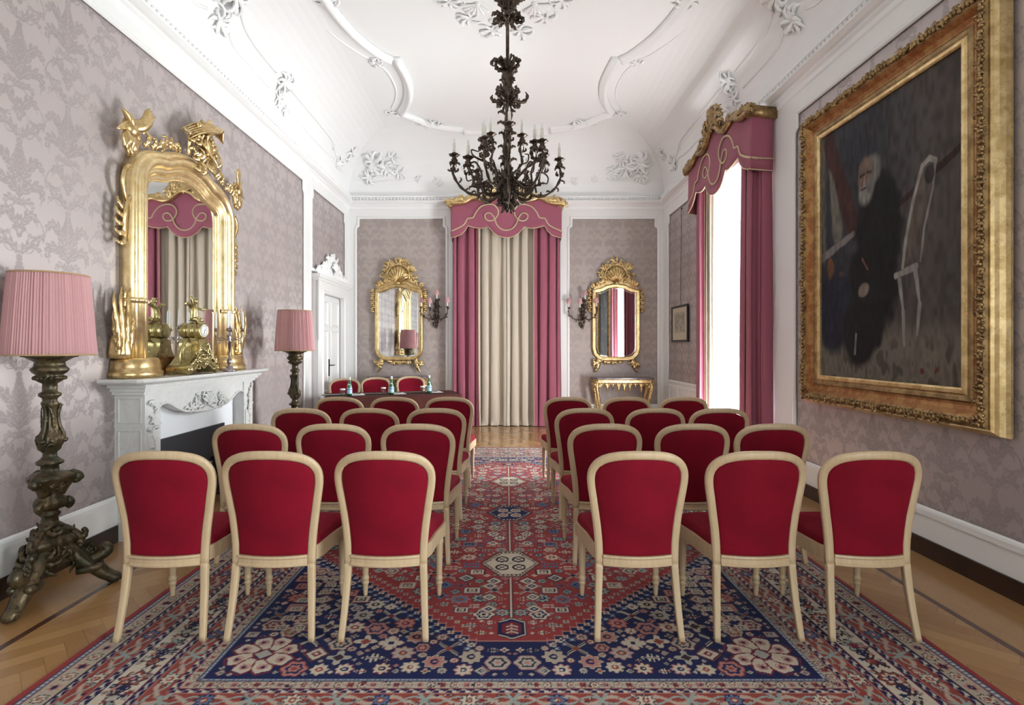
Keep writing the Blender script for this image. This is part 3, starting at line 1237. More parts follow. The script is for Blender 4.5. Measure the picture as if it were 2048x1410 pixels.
def valance(label, loc, rz, D=0.27, sx=1.0, gold=M_gold, cloth_m=M_rose, seed=3):
    rg = random.Random(seed)
    t = thing('valance', label, 'valance', loc, rz)
    H = 0.99
    bot = BOT + [(-x, z) for x, z in reversed(BOT[:-1])]
    pel = PEL + [(-x, z) for x, z in reversed(PEL[:-1])]
    # cloth: left return, front, right return
    cols = []
    for y in (0.03, 0.1, 0.18, D - 0.01):
        cols.append((-H, y, 3.375 + 0.09 * (y / D) ** 0 * 0 + 0.02 * y / D, 4.02))
    zfun = lambda x: interp(pel, x)
    fine = []
    for (x0, z0), (x1, z1) in zip(bot, bot[1:]):
        for k in range(3):
            fine.append((lerp(x0, x1, k / 3), lerp(z0, z1, k / 3)))
    fine.append(bot[-1])
    for x, z in fine:
        cols.append((x * H / 0.978, D + 0.008 * sin(x * 9), z, zfun(x)))
    for y in (D - 0.01, 0.18, 0.1, 0.03):
        cols.append((H, y, 3.375 + 0.02 * y / D, 4.02))
    b = MB()
    nr = 6
    vs = []
    for x, y, z0, z1 in cols:
        for k in range(nr + 1):
            vs.append(V(x * sx, y + 0.012 * (1 - k / nr), lerp(z0, z1, k / nr)))
    w = nr + 1
    b.add(vs, [(i * w + k, (i + 1) * w + k, (i + 1) * w + k + 1, i * w + k + 1) for i in range(len(cols) - 1) for k in range(nr)])
    c = b.build('valance_cloth', cloth_m, t)
    so = c.modifiers.new('thick', 'SOLIDIFY')
    so.thickness = 0.006
    b = MB()
    b.tube([V(x * sx, y + 0.014, z0) for x, y, z0, z1 in cols], 0.008, 6)
    part_label(b.build('edge_cord', M_braid, t), 'beige cord along the scalloped hem')
    b = MB()
    br = [((x - 1015) * .001183, 4.347 - y * .001183) for x, y in BRAID]
    br = [(x * H / .978, z) for x, z in br]
    pts = [V(-H - 0.012, 0.04, 3.50), V(-H - 0.012, 0.15, 3.505), V(-H - 0.01, D - 0.03, 3.51)] + [V(x * sx, D + 0.022, z) for x, z in br]
    pts += [V(-p.x, p.y, p.z) for p in reversed(pts[:-1])]
    pts = [V(p.x, p.y, p.z) for p in pts]
    b.tube(cr(pts, 4), 0.0125, 6, 0.6, up=V(0, 1, 0))
    part_label(b.build('looped_braid', M_braid, t), 'beige braid in a looping scroll pattern')
    # gilded pelmet
    b = MB()
    ring = [(-0.055, -0.03), (-0.055, 0.02), (-0.035, 0.035), (-0.015, 0.03), (0.0, 0.045), (0.02, 0.07), (0.045, 0.075), (0.06, 0.05), (0.06, -0.03)]
    front = [V(x * 1.03 * sx, D + 0.005, z) for x, z in pel]
    front = cr(front, 4)
    b.sweep(front, [(a, q) for a, q in ring], (0, 1, 0))
    for s in (-1, 1):
        b.sweep([V(s * (H + 0.01) * sx, 0.0, 3.99), V(s * (H + 0.01) * sx, D + 0.03, 4.02)], [(a, q * s) for a, q in ring] if s > 0 else [(a, -q) for a, q in ring][::-1], (s, 0, 0))
        b.blob((s * (H + 0.03) * sx, D + 0.03, 4.03), 0.06, 0.06, 0.07)
        for kk in range(14):
            scroll(b, (s * (H - .01 * kk) * sx, D + 0.03, 3.97 + .006 * kk), V(s, 0, 0), V(0, 0, 1), V(0, 1, 0), 0.2 + kk * 0.19, rg.uniform(0.12, 0.2), 0.4, rg.choice((-3, 3)), 0.024, 0.3)
    pelm = b.build('gilded_pelmet', gold, t)
    b = MB()
    for kk in range(64):
        x = rg.uniform(-0.3, 0.3)
        a = pi / 2 - x * 2 + rg.uniform(-0.5, 0.5)
        scroll(b, (x * 0.85 * sx, D + 0.03, 4.22 + rg.uniform(0, .16) - abs(x) * 0.45), V(1, 0, 0), V(0, 0, 1), V(0, 1, 0), a, rg.uniform(0.12, 0.26), rg.uniform(-1, 1), rg.choice((-4, 4, 2)), 0.024, 0.35)
    shell(b, (0, D + 0.03, 4.20), V(1, 0, 0), V(0, 0, 1), V(0, 1, 0), 0.26, 0.26, 7)
    b.build('carved_crest', gold, pelm)
    for s in (-1, 1):
        b = MB()
        for kk in range(5):
            scroll(b, (s * (0.45 + 0.01 * kk) * sx, D + 0.03, 4.11), V(s, 0, 0), V(0, 0, 1), V(0, 1, 0), 0.4 + 0.4 * kk, 0.14, 0.6, 3, 0.022, 0.25)
        b.build('shoulder_carving', gold, pelm)
    return t


valance('rose valance with looped beige braid under a gilded pelmet, behind the chandelier', (0.005, YB - 0.012, 0.0), pi, gold=M_gold)
valance('rose valance with looped beige braid and tall carved crest over the bright window', (XR - 0.012, 6.82, -0.03), pi / 2, sx=1.0, gold=M_gold_old, seed=8)


def curtain(name, label, cat, mat, loc, rz, base, z0, z1, K, A, seed, group=None, **kw):
    o = drape(name, mat, base, z0, z1, K, A, seed, **kw)
    o.location = loc
    o.rotation_euler = (0, 0, rz)
    tag(o, label, cat, group)
    return o


LB = (0.005, YB - 0.01, 0)
# local x runs towards the left of the picture on the end wall
curtain('curtain', 'rose curtain hanging left of the cream curtains on the end wall', 'curtain', M_rose, LB, pi,
        [(0.985, 0.06), (0.96, 0.20), (0.50, 0.22)], 0.012, 3.98, 4, 0.085, 11, edge=(-1,), flare=0.05)
curtain('curtain', 'rose curtain hanging right of the cream curtains on the end wall', 'curtain', M_rose, LB, pi,
        [(-0.50, 0.22), (-0.96, 0.20), (-0.985, 0.06)], 0.012, 3.98, 4, 0.085, 23, edge=(0,), flare=0.04)
curtain('curtain', 'left half of the closed cream curtains on the end wall', 'curtain', M_cream, LB, pi,
        [(0.54, 0.135), (0.0, 0.135)], 0.012, 3.9, 3, 0.095, 31, puddle=0.05)
curtain('curtain', 'right half of the closed cream curtains on the end wall', 'curtain', M_cream, LB, pi,
        [(-0.01, 0.135), (-0.54, 0.135)], 0.012, 3.9, 3, 0.095, 44, puddle=0.05)
LR_ = (XR - 0.01, 6.82, 0)
curtain('curtain', 'wide rose curtain beside the bright window, the one nearer the large painting', 'curtain', M_rose, LR_, pi / 2,
        [(-0.90, 0.03), (-0.895, 0.145), (-0.60, 0.15)], 0.012, 3.98, 3, 0.075, 5, flare=0.10, edge=(-1,))
curtain('curtain', 'narrow rose curtain on the far side of the bright window, over the framed print', 'curtain', M_rose, LR_, pi / 2,
        [(0.68, 0.155), (0.945, 0.155), (0.955, 0.03)], 0.012, 3.98, 3, 0.065, 9, edge=(0,))
curtain('curtain', 'cream inner curtain edging the bright window on its far side', 'curtain', M_cream, LR_, pi / 2,
        [(0.56, 0.09), (0.80, 0.09)], 0.012, 3.7, 3, 0.05, 15)
curtain('sheer_curtain', 'white voile curtain glowing in the right-hand window', 'curtain', M_sheer, LR_, pi / 2,
        [(-0.80, 0.035), (0.78, 0.035)], 0.015, 3.72, 11, 0.03, 19, puddle=0.0)

# ---------------------------------------------------------------- door in the left wall
b = MB()
y0, y1, zt = 8.44, 9.54, 2.29
# casing with rounded head corners
op = [(y0, 0), (y0, zt - 0.05), (y0 + 0.03, zt - 0.012), (y0 + 0.07, zt + 0.0), (y1 - 0.07, zt), (y1 - 0.03, zt - 0.012), (y1, zt - 0.05), (y1, 0)]
fr = frL
b.prism([(8.20, 0), (y0, 0), (y0, zt + 0.1), (8.20, zt + 0.1)], 0, 0.07, fr)
b.prism([(y1, 0), (9.80, 0), (9.80, zt + 0.1), (y1, zt + 0.1)], 0, 0.07, fr)
b.prism([(8.20, zt + 0.1), (9.80, zt + 0.1), (9.80, 2.52), (8.20, 2.52)], 0, 0.07, fr)
b.prism([(y0, zt + 0.1), (y0, zt - 0.05), (y0 + 0.03, zt - 0.012), (y0 + 0.07, zt), (y1 - 0.07, zt), (y1 - 0.03, zt - 0.012), (y1, zt - 0.05), (y1, zt + 0.1)], 0, 0.07, fr)
b.sweep([fr(a, c, 0.07) for a, c in op], [(-0.004, -0.07), (-0.004, 0.0), (0.01, 0.014), (0.03, 0.016), (0.05, 0.0)], (1, 0, 0), closed_ring=False, smooth=False)
b.prism([(8.14, 2.50), (9.86, 2.50), (9.86, 2.56), (8.14, 2.56)], 0, 0.12, fr)
b.prism([(8.17, 2.46), (9.83, 2.46), (9.83, 2.50), (8.17, 2.50)], 0, 0.095, fr)
b.prism([(8.19, 1.55), (8.27, 1.55), (8.27, 2.46), (8.19, 2.46)], 0.07, 0.085, fr)
door = struct(b.build('door_1', M_whitewood))
for k, (a0, a1) in enumerate(((y0 + 0.004, 8.988), (8.992, y1 - 0.004))):
    b = MB()
    b.prism([(a0, 0.008), (a1, 0.008), (a1, zt - 0.004), (a0, zt - 0.004)], -0.07, -0.02, fr)
    for c0, c1 in ((0.15, 0.62), (0.72, 1.70), (1.80, 2.18)):
        b.sweep([fr(a0 + 0.09, c0, -0.02), fr(a1 - 0.09, c0, -0.02), fr(a1 - 0.09, c1, -0.02), fr(a0 + 0.09, c1, -0.02)],
                [(-0.018, 0), (-0.01, 0.012), (0.004, 0.016), (0.014, 0.006), (0.02, 0)], (1, 0, 0), closed=True, closed_ring=False, smooth=False)
    leaf = b.build('door_leaf', M_whitewood, door)
    if k == 0:
        b = MB()
        b.box(XL - 0.02, XL - 0.012, 8.925, 8.95, 0.96, 1.24)
        b.box(XL - 0.02, XL - 0.006, 8.965, 8.975, 0.96, 1.24)
        b.tube([V(XL - 0.02, 8.94, 1.14), V(XL + 0.04, 8.94, 1.14), V(XL + 0.045, 8.99, 1.138), V(XL + 0.045, 9.07, 1.14)], 0.009, 8)
        part_label(b.build('door_handle', M_black, leaf), 'dark metal lever handle')
b = MB()
rng = random.Random(12)
A_, B_, C_ = V(0, 1, 0), V(0, 0, 1), V(1, 0, 0)
for k in range(120):
    u = rng.uniform(-1, 1)
    h = 0.42 * (1 - abs(u)) ** 1.2
    z = 2.57 + rng.uniform(0, 1) * h
    scroll(b, (XL + 0.03, 9.0 + u * 0.74, z), A_, B_, C_, rng.uniform(0.3, pi - 0.3), rng.uniform(0.10, 0.18), rng.uniform(-1, 1), rng.choice((-4, 4)), 0.026, 0.2)
prof = [(-0.78, 2.55), (0.78, 2.55), (0.62, 2.64), (0.45, 2.72), (0.25, 2.82), (0.12, 2.92), (0.0, 2.98), (-0.12, 2.92), (-0.25, 2.82), (-0.45, 2.72), (-0.62, 2.64)]
b.prism([(9.0 + a, c) for a, c in prof], 0.0, 0.04, fr)
shell(b, (XL + 0.05, 9.0, 2.66), A_, B_, C_, 0.30, 0.30, 7)
part_label(b.build('carved_overdoor', M_plaster, door), 'white rococo carving above the door')

# ---------------------------------------------------------------- fireplace
fp = thing('fireplace', 'grey and white marble fireplace against the left wall', 'fireplace', (0, 0, 0))
b = MB()
ZS = 1.172
sh = [(XL, 3.85), (-2.63, 3.85), (-2.60, 3.88), (-2.575, 3.95), (-2.568, 4.1), (-2.568, 5.70), (-2.575, 5.86), (-2.60, 5.93), (-2.63, 5.957), (XL, 5.957)]
ins = lambda p, d: [(x - d if x > XL + .01 else x, lerp(y, 4.9, d / 1.0)) for x, y in p]
R = []
for z, d in ((ZS, 0.03), (ZS + 0.008, 0.015), (ZS + 0.018, 0.004), (ZS + 0.032, 0.0), (ZS + 0.04, 0.006)):
    R.append([V(x, y, z) for x, y in ins(sh, d)])
b.rings(R, smooth=False)
b.build('mantel_shelf', M_marble, fp)
b = MB()
XFc = -2.693
# jambs
for a0, a1, w in ((4.03, 4.213, 0), (5.556, 5.742, 0)):
    b.box(XL, XFc, a0, a1, 0.0, 1.14)
    b.box(XL, XFc + 0.02, a0 - 0.015, a1 + 0.015, 0.0, 0.14)
    b.box(XFc, XFc + 0.008, a0 + 0.02, a1 - 0.02, 0.17, 0.80)
    b.box(XL, XFc + 0.006, a0 - 0.006, a1 + 0.006, 0.845, 0.865)
# side panels of the near jamb
for c0, c1 in ((0.17, 0.82), (0.88, 1.06)):
    b.sweep([V(XL + 0.03, 4.03, c0), V(XFc - 0.03, 4.03, c0), V(XFc - 0.03, 4.03, c1), V(XL + 0.03, 4.03, c1)],
            [(-0.008, 0), (-0.004, 0.006), (0.004, 0.006), (0.008, 0)], (0, -1, 0), closed=True, closed_ring=False, smooth=False)
b.box(XL, XFc + 0.015, 4.0, 5.77, 1.09, 1.115)
b.box(XL, XFc + 0.035, 3.98, 5.79, 1.115, 1.145)
b.box(XL, XFc + 0.06, 3.95, 5.82, 1.145, ZS + 0.001)
# frieze with serpentine lower edge
low = [(4.213, 0.98), (4.24, 1.0), (4.30, 1.005), (4.36, 0.985), (4.45, 0.94), (4.55, 0.905), (4.68, 0.89), (4.885, 0.875)]
low = low + [(2 * 4.885 - a, c) for a, c in reversed(low[:-1])]
b.prism([(5.556, 1.09)] + [(4.213, 1.09)] + low[0:] , XFc - XL - 0.10, XFc - XL - 0.012, frL)
b.tube([frL(a, c, XFc - XL - 0.008) for a, c in low], 0.011, 6)
b.build('surround', M_marble, fp)
b = MB()
rng = random.Random(77)
shell(b, (XFc, 4.885, 0.93), A_, B_, C_, 0.20, 0.19, 7, 0.15)
for k in range(34):
    u = rng.uniform(-1, 1)
    scroll(b, (XFc - 0.004, 4.885 + u * 0.32, 0.90 + rng.uniform(0, 0.16) * (1 - abs(u))), A_, B_, C_, rng.uniform(0, pi), rng.uniform(0.06, 0.11), rng.uniform(-1, 1), rng.choice((-4, 4)), 0.013, 0.2)
part_label(b.build('shell_carving', M_marble, fp), 'carved shell and scroll relief at the centre')
for a0 in (4.12, 5.65):
    b = MB()
    for k in range(9):
        scroll(b, (XFc + 0.008, a0 + rng.uniform(-0.04, 0.04), 0.80 + k * 0.028), A_, B_, C_, rng.uniform(0, pi), 0.07, rng.uniform(-1, 1), rng.choice((-4, 4)), 0.012, 0.25)
    b.tube([V(XFc + 0.01, a0 + 0.02 * sin(k * 1.3), 0.20 + k * 0.045) for k in range(15)], 0.006, 5)
    for k in range(14):
        scroll(b, (XFc + 0.008, a0 + 0.02 * sin(k * 1.3), 0.22 + k * 0.045), A_, B_, C_, pi / 2 + 0.8 * (-1) ** k, 0.06, 0.4, 2 * (-1) ** k, 0.008, 0.15)
    b.build('jamb_carving', M_marble, fp)
b = MB()
Xi = -2.80
b.box(XL, Xi, 4.213, 5.556, 0.70, 1.04)
b.box(XL, Xi, 4.213, 4.36, 0.0, 0.70)
b.box(XL, Xi, 5.34, 5.556, 0.0, 0.70)
part_label(b.build('infill_panel', M_firewhite, fp), 'smooth white panel above the firebox')
b = MB()
b.box(XL, Xi + 0.02, 4.36, 5.34, 0.675, 0.70)
b.box(XL, Xi + 0.02, 4.36, 4.385, 0.0, 0.675)
b.box(XL, Xi + 0.02, 5.315, 5.34, 0.0, 0.675)
b.box(XL, Xi - 0.01, 4.385, 5.315, 0.40, 0.675)
b.box(XL, Xi - 0.09, 4.385, 5.315, 0.0, 0.40)
part_label(b.build('firebox', simple('black_cast_iron', (0.022, 0.026, 0.033), 0.4, 0.1, bump=0.1), fp), 'black iron firebox with hood')
# small black grate with tools standing in front of the firebox
g = thing('fire_grate', 'black iron fire grate on the hearth inside the fireplace', 'grate', (-2.72, 4.85, 0))
b = MB()
for k in range(9):
    y = -0.28 + 0.07 * k
    b.tube([V(-0.03, y, 0.10), V(0.05, y, 0.11), V(0.07, y, 0.26)], 0.008, 6)
b.tube([V(0.07, -0.30, 0.26), V(0.07, 0.30, 0.26)], 0.01, 6)
b.tube([V(0.05, -0.30, 0.11), V(0.05, 0.30, 0.11)], 0.01, 6)
b.build('basket', M_black, g)
for y in (-0.29, 0.29):
    b = MB()
    b.tube([V(0.06, y, 0.0), V(0.06, y, 0.34)], 0.011, 6)
    b.blob((0.06, y, 0.355), 0.022)
    b.build('leg', M_black, g)


# ---------------------------------------------------------------- gilded mantel mirror
def sweep_frame(b, fr, path2, ring, N, closed=False, closed_ring=True, smooth=True):
    b.sweep([fr(a, c, 0) for a, c in path2], ring, N, closed=closed, closed_ring=closed_ring, smooth=smooth)


mm = thing('mantel_mirror', 'large gilded rococo mirror standing on the marble mantel shelf', 'mirror', (0, 0, 0))
XG = -2.88
frM = lambda a, c, d: V(XG + d, a, c)
cy = 4.84
arch = [(4.31, 2.70), (4.325, 2.755), (4.37, 2.79), (4.44, 2.812), (4.50, 2.822), (4.56, 2.840), (4.63, 2.872), (4.72, 2.90), (4.84, 2.915)]
arch = arch + [(2 * cy - a, c) for a, c in reversed(arch[:-1])]
glass = [(4.31, 1.36)] + arch + [(5.37, 1.36)]
b = MB()
n = len(glass)
# one flat pane, very slightly turned on the shelf
b.prism(glass, -0.006, 0.0, frM)
part_label(b.build('looking_glass', M_mirror, mm), 'mirror glass')
b = MB()
b.box(XL + 0.005, XG - 0.007, 4.15, 5.53, 1.22, 2.95)
ring = [(-0.005, 0.0), (-0.005, 0.02), (0.012, 0.032), (0.028, 0.026), (0.04, 0.03), (0.055, 0.052), (0.078, 0.06), (0.088, 0.05), (0.10, 0.075), (0.125, 0.105),
        (0.155, 0.11), (0.175, 0.095), (0.182, 0.07), (0.20, 0.072), (0.225, 0.06), (0.235, 0.03), (0.235, -0.035), (-0.005, -0.035)]
pth = [(4.31, 1.28), (4.31, 1.75), (4.31, 1.78), (4.31, 2.35), (4.31, 2.4)] + cr([V(a, c, 0) for a, c in arch], 3).__class__([]) if False else None
archf = [(p.x, p.y) for p in cr([V(a, c, 0) for a, c in arch], 4)]
pth = [(4.31, 1.25), (4.31, 2.0)] + archf + [(5.37, 2.0), (5.37, 1.25)]
sweep_frame(b, frM, pth, ring, (1, 0, 0))
# collars on the stiles
for a0 in (4.31, 5.37):
    for c in (1.78,):
        s = -1 if a0 < 5 else 1
        R = []
        for q, e in ((0.0, 0.0), (0.015, 0.012), (0.03, 0.014), (0.045, 0.0)):
            R.append([frM(a0 + s * (aa + (e if aa > 0.1 else 0)), c + q, bb + e) for aa, bb in ring[2:-2]])
        b.rings(R if s < 0 else R[::-1], cap=False, closed_ring=False)
fm = b.build('gilded_frame', M_gold_light, mm)
b = MB()
b.box(XL + 0.01, XG + 0.05, 4.30, 5.38, 1.214, 1.30)
b.box(XL + 0.01, XG + 0.035, 4.30, 5.38, 1.30, 1.345)
b.box(XL + 0.01, XG + 0.02, 4.30, 5.38, 1.345, 1.362)
part_label(b.build('bottom_rail', M_gold_red, mm), 'reddish gilded bottom rail')
for cc, s in ((4.16, 1), (5.54, 1)):
    b = MB()
    R = []
    for z, g_ in ((1.214, 1.0), (1.255, 1.02), (1.265, 0.95), (1.30, 0.93), (1.345, 0.90), (1.36, 0.84)):
        R.append([V(XL + 0.02, cc - 0.22 * g_, z)] + [V(XL + 0.02 + 0.20 * g_ * sin(pi * k / 12) ** 0.6, cc - 0.22 * g_ * cos(pi * k / 12), z) for k in range(1, 12)] + [V(XL + 0.02, cc + 0.22 * g_, z)])
    b.rings(R)
    b.build('plinth', M_gold, mm)
rng = random.Random(21)
for sd in (-1, 1):
    b = MB()
    yb_ = cy + sd * 0.78
    S = V(0, sd, 0)
    # tall leaves at the foot of each stile
    b.lathe([(0.02, 1.36), (0.07, 1.365), (0.075, 1.40), (0.062, 1.50), (0.055, 1.53), (0.02, 1.54)], 20, (XG + 0.03, yb_ + sd * 0.07, 0), lambda a, z: 1 + 0.07 * sin(9 * a))
    for k in range(12):
        scroll(b, (XG + 0.03 + 0.02 * (k % 3), yb_ + sd * (0.0 + 0.012 * k), 1.37 + 0.02 * (k % 4)), S, B_, C_, pi / 2 + 0.22 - 0.035 * k, (0.52, 0.34, 0.24, 0.42)[k % 4], -0.25, 0.6, 0.034, 0.06, 0.2, 0.4)
    for k in range(6):
        scroll(b, (XG + 0.04, yb_ + sd * 0.04, 1.48 + 0.06 * k), S, B_, C_, 1.2, 0.12, 0.3, 3, 0.016, 0.2)
    b.build('foot_carving', M_gold, fm)
    b = MB()
    # long C-scrolls beside the shoulders
    scroll(b, (XG + 0.02, yb_ + sd * 0.01, 2.25), S, B_, C_, 1.35, 0.60, 0.5, 3.0, 0.026, 0.06, 0.1)
    scroll(b, (XG + 0.03, yb_ + sd * 0.0, 2.55), S, B_, C_, 0.8, 0.48, 1.5, 3.5, 0.028, 0.08, 0.1)
    scroll(b, (XG + 0.05, yb_ + sd * 0.02, 2.93), S, B_, C_, 2.6, 0.40, -2.2, -3.0, 0.026, 0.08, 0.1)
    for k in range(5):
        scroll(b, (XG + 0.02, yb_ + sd * 0.01, 2.28 + k * 0.05), S, B_, C_, -1.2 + 0.3 * k, 0.16, 0.6, 3, 0.022, 0.2)
    # winged finial with long beak
    base = V(XG + 0.06, yb_ + sd * 0.02, 2.90)
    for k, (a, L, c0, c1) in enumerate(((1.9, 0.26, -0.6, 0.5), (1.3, 0.26, 0.3, 0.4), (1.0, 0.22, 0.5, 2), (2.3, 0.2, -0.4, -2), (0.6, 0.2, 0.6, 3))):
        scroll(b, base, S, B_, C_, a, L, c0, c1, 0.045, 0.15, 0.15)
    top = base + V(0.02, 0, 0.17)
    b.blob(top, 0.045, 0.075, 0.06)
    wing = [(-0.16, -0.03), (0.0, -0.045), (0.15, 0.03), (0.13, 0.16), (0.02, 0.06), (-0.10, 0.02)]
    for q in range(4):
        b.tube(cr([top + S * (0.15 - .01 * q) + B_ * (-0.05 + .012 * q), top + S * 0.05 + B_ * .01 * q, top - S * 0.06 + B_ * (0.04 + .012 * q) + C_ * 0.04, top - S * (0.12 - .012 * q) + B_ * (0.10 + .02 * q) + C_ * 0.06, top - S * (0.17 - .02 * q) + B_ * (0.17 + .012 * q) + C_ * 0.07], 3),
               [0.006, .012, .018, .024, .028, .030, .032, .034, .032, .028, .02, .012, .004], 6, 0.35, up=C_)
    b.tube([top, top + B_ * 0.09 + S * 0.03, top + B_ * 0.12 + S * 0.1], [0.04, 0.03, 0.005], 8)
    # vine over the shoulder to the crest
    for k in range(12):
        t = k / 11
        yy = cy + sd * lerp(0.70, 0.18, t)
        zz = interp([(0.0, 3.16), (0.3, 3.13), (0.55, 3.05), (0.8, 2.99)], abs(yy - cy))
        scroll(b, (XG + 0.07, yy, zz - 0.02), S, B_, C_, rng.uniform(0.4, 2.6), rng.uniform(0.10, 0.17), rng.uniform(-1, 1), rng.choice((-4, 4)), 0.024, 0.25)
    b.build('side_carving', M_gold, fm)
# asymmetric openwork crest
b = MB()
S = V(0, 1, 0)
c0_ = V(XG + 0.08, cy + 0.05, 3.14)
scroll(b, c0_ + V(0, -0.12, 0), S, B_, C_, 1.9, 0.42, -1.2, -1.6, 0.036, 0.1, 0.12, n=20)
scroll(b, c0_ + V(0, 0.16, 0), S, B_, C_, 1.2, 0.45, 0.6, 1.2, 0.036, 0.1, 0.12, n=20)
scroll(b, c0_ + V(0, 0.24, 0.05), S, B_, C_, 0.9, 0.30, 0.9, 3.0, 0.034, 0.15, 0.2, n=18)
for q in range(6):
    o_ = V(-.02 + .016 * q, 0, -.016 * q)
    b.tube(cr([c0_ + o_ + V(0.0, -0.20, 0.20), c0_ + o_ + V(0.04, -0.12, 0.27), c0_ + o_ + V(0.07, 0.0, 0.33), c0_ + o_ + V(0.08, 0.12, 0.37), c0_ + o_ + V(0.06, 0.22, 0.38 + .01 * q), c0_ + o_ + V(0.03, 0.28, 0.33)], 4),
           [.006 + .016 * sin(pi * (k + .5) / 21) for k in range(21)], 6, 0.6)
for k in range(44):
    a = rng.uniform(0, 2 * pi)
    rr = rng.uniform(0.05, 0.22)
    p = c0_ + V(rng.uniform(0, 0.06), rr * cos(a) + 0.03, 0.16 + rr * 0.85 * sin(a))
    scroll(b, p, S, B_, C_, rng.uniform(0, 2 * pi), rng.uniform(0.10, 0.22), rng.uniform(-1.5, 1.5), rng.choice((-4, -2, 3, 4)), rng.uniform(0.018, 0.034), 0.3)
shell(b, c0_ + V(0.06, 0.04, 0.06), S, B_, C_, 0.2, 0.22, 7)
b.build('openwork_crest', M_gold, fm)


# ---------------------------------------------------------------- shell-crested mirrors on the end wall
def shell_mirror(label, x, gold, sd):
    rg = random.Random(sd)
    t = thing('wall_mirror', label, 'mirror', (x, YB - 0.02, 0), 0, None)
    fr = lambda a, c, d: V(a, -d, c)
    ar = [(-0.375, 2.36), (-0.372, 2.44), (-0.33, 2.45), (-0.25, 2.465), (-0.15, 2.52), (0, 2.545)]
    ar = ar + [(-a, c) for a, c in reversed(ar[:-1])]
    bt = [(0.375, 1.42), (0.355, 1.335), (0.30, 1.275), (0.22, 1.255), (-0.22, 1.255), (-0.30, 1.275), (-0.355, 1.335), (-0.375, 1.42)]
    ol = ar + bt
    b = MB()
    b.prism(ol, 0.02, 0.028, fr)
    b.build('looking_glass', M_mirror, t)
    b = MB()
    inn = [(a * 0.93, 1.9 + (c - 1.9) * 0.96) for a, c in ol]
    b.tube([fr(a, c, 0.028) for a, c in inn], 0.0035, 4, closed=True)
    part_label(b.build('bevel_edge', M_mirror, t), 'bevelled edge of the glass')
    b = MB()
    ring = [(-0.008, 0.02), (-0.006, 0.04), (0.012, 0.052), (0.03, 0.045), (0.045, 0.06), (0.062, 0.05), (0.07, 0.03), (0.07, 0.0), (-0.008, 0.0)]
    # travelling clockwise seen from the room: outward lies to the left
    b.sweep([fr(a, c, 0) for a, c in ol], [(q, w) for q, w in ring], (0, -1, 0), closed=True)
    f = b.build('gilded_frame', gold, t)
    b = MB()
    U, W, N = V(1, 0, 0), V(0, 0, 1), V(0, -1, 0)
    b.prism([(-.42, 2.49), (-.30, 2.52), (-.15, 2.58), (.15, 2.58), (.30, 2.52), (.42, 2.49), (.36, 2.58), (.27, 2.66), (.26, 2.80), (.19, 2.92), (.08, 2.99), (-.08, 2.99), (-.19, 2.92), (-.26, 2.80), (-.27, 2.66), (-.36, 2.58)], 0.012, 0.03, lambda a, c, d: V(a, -d, c))
    shell(b, (0, -0.05, 2.61), U, W, N, 0.42, 0.50, 9, 0.28)
    b.tube([V(0.20 * sin(a), -0.06, 2.76 + 0.19 * cos(a)) for a in [radians(q) for q in range(-120, 121, 20)]], 0.018, 6)
    for k in range(90):
        a = rg.uniform(-1.75, 1.75)
        rr = rg.uniform(0.17, 0.30)
        scroll(b, (rr * sin(a), -0.04, 2.74 + rr * cos(a)), U, W, N, pi / 2 - a + rg.uniform(-0.7, 0.7), rg.uniform(0.06, 0.12), rg.uniform(-1, 1), rg.choice((-3, 3)), 0.017, 0.25)
    b.build('carved_crest', gold, f)
    for s in (-1, 1):
        b = MB()
        for k in range(14):
            u = rg.uniform(0.15, 0.42)
            scroll(b, (s * u, -0.04, lerp(2.62, 2.50, (u - .15) / .27) + 0.03), V(s, 0, 0), W, N, rg.uniform(0.2, 2.2), rg.uniform(0.07, 0.13), rg.uniform(-1, 1), rg.choice((-3, 3)), 0.024, 0.25)
        b.build('corner_spray', gold, f)
        b = MB()
        # flower drops
        for k in range(12):
            z = 2.50 - k * 0.037
            w = 0.055 * sin(pi * (k + 1.5) / 14)
            b.blob((s * (0.475 + 0.012 * sin(k * 2)), -0.035, z), 0.02 + w * 0.4, 0.025, 0.02, 6, 4)
            scroll(b, (s * 0.475, -0.03, z), V(s, 0, 0), W, N, rg.uniform(-1.5, 1.5), 0.05 + w * 0.4, 0.5, 2, 0.014, 0.3)
        b.build('flower_drop', gold, f)
        b = MB()
        for k in range(9):
            scroll(b, (s * 0.33, -0.035, 1.24 - 0.012 * k), V(s, 0, 0), W, N, -1.9 + 0.25 * k, rg.uniform(0.11, 0.19), rg.uniform(-0.5, 0.5), rg.choice((-3, 3)), 0.026, 0.2)
        scroll(b, (s * 0.30, -0.035, 1.20), V(s, 0, 0), W, N, -1.2, 0.25, -0.3, 0.8, 0.04, 0.1)
        b.build('foot', gold, f)
    b = MB()
    for k in range(16):
        scroll(b, (rg.uniform(-0.2, 0.2), -0.035, 1.18), U, W, N, rg.uniform(-2.8, -0.3), rg.uniform(0.06, 0.1), rg.uniform(-1, 1), rg.choice((-3, 3)), 0.022, 0.25)
    b.build('lower_swag', gold, f)
    return t


shell_mirror('gilded mirror with a shell crest on the end wall, behind the covered table', -1.975, M_gold, 5)
shell_mirror('gilded mirror with a shell crest on the end wall, above the console with drop pendants', 2.025, M_gold, 6)


# ---------------------------------------------------------------- chairs
CLZ = [(.35, .186), (.45, .188), (.53, .195), (.60, .204), (.68, .216), (.74, .2255), (.785, .2295), (.822, .2255), (.853, .211), (.878, .187), (.896, .152), (.908, .102), (.913, .05), (.914, 0.0)]


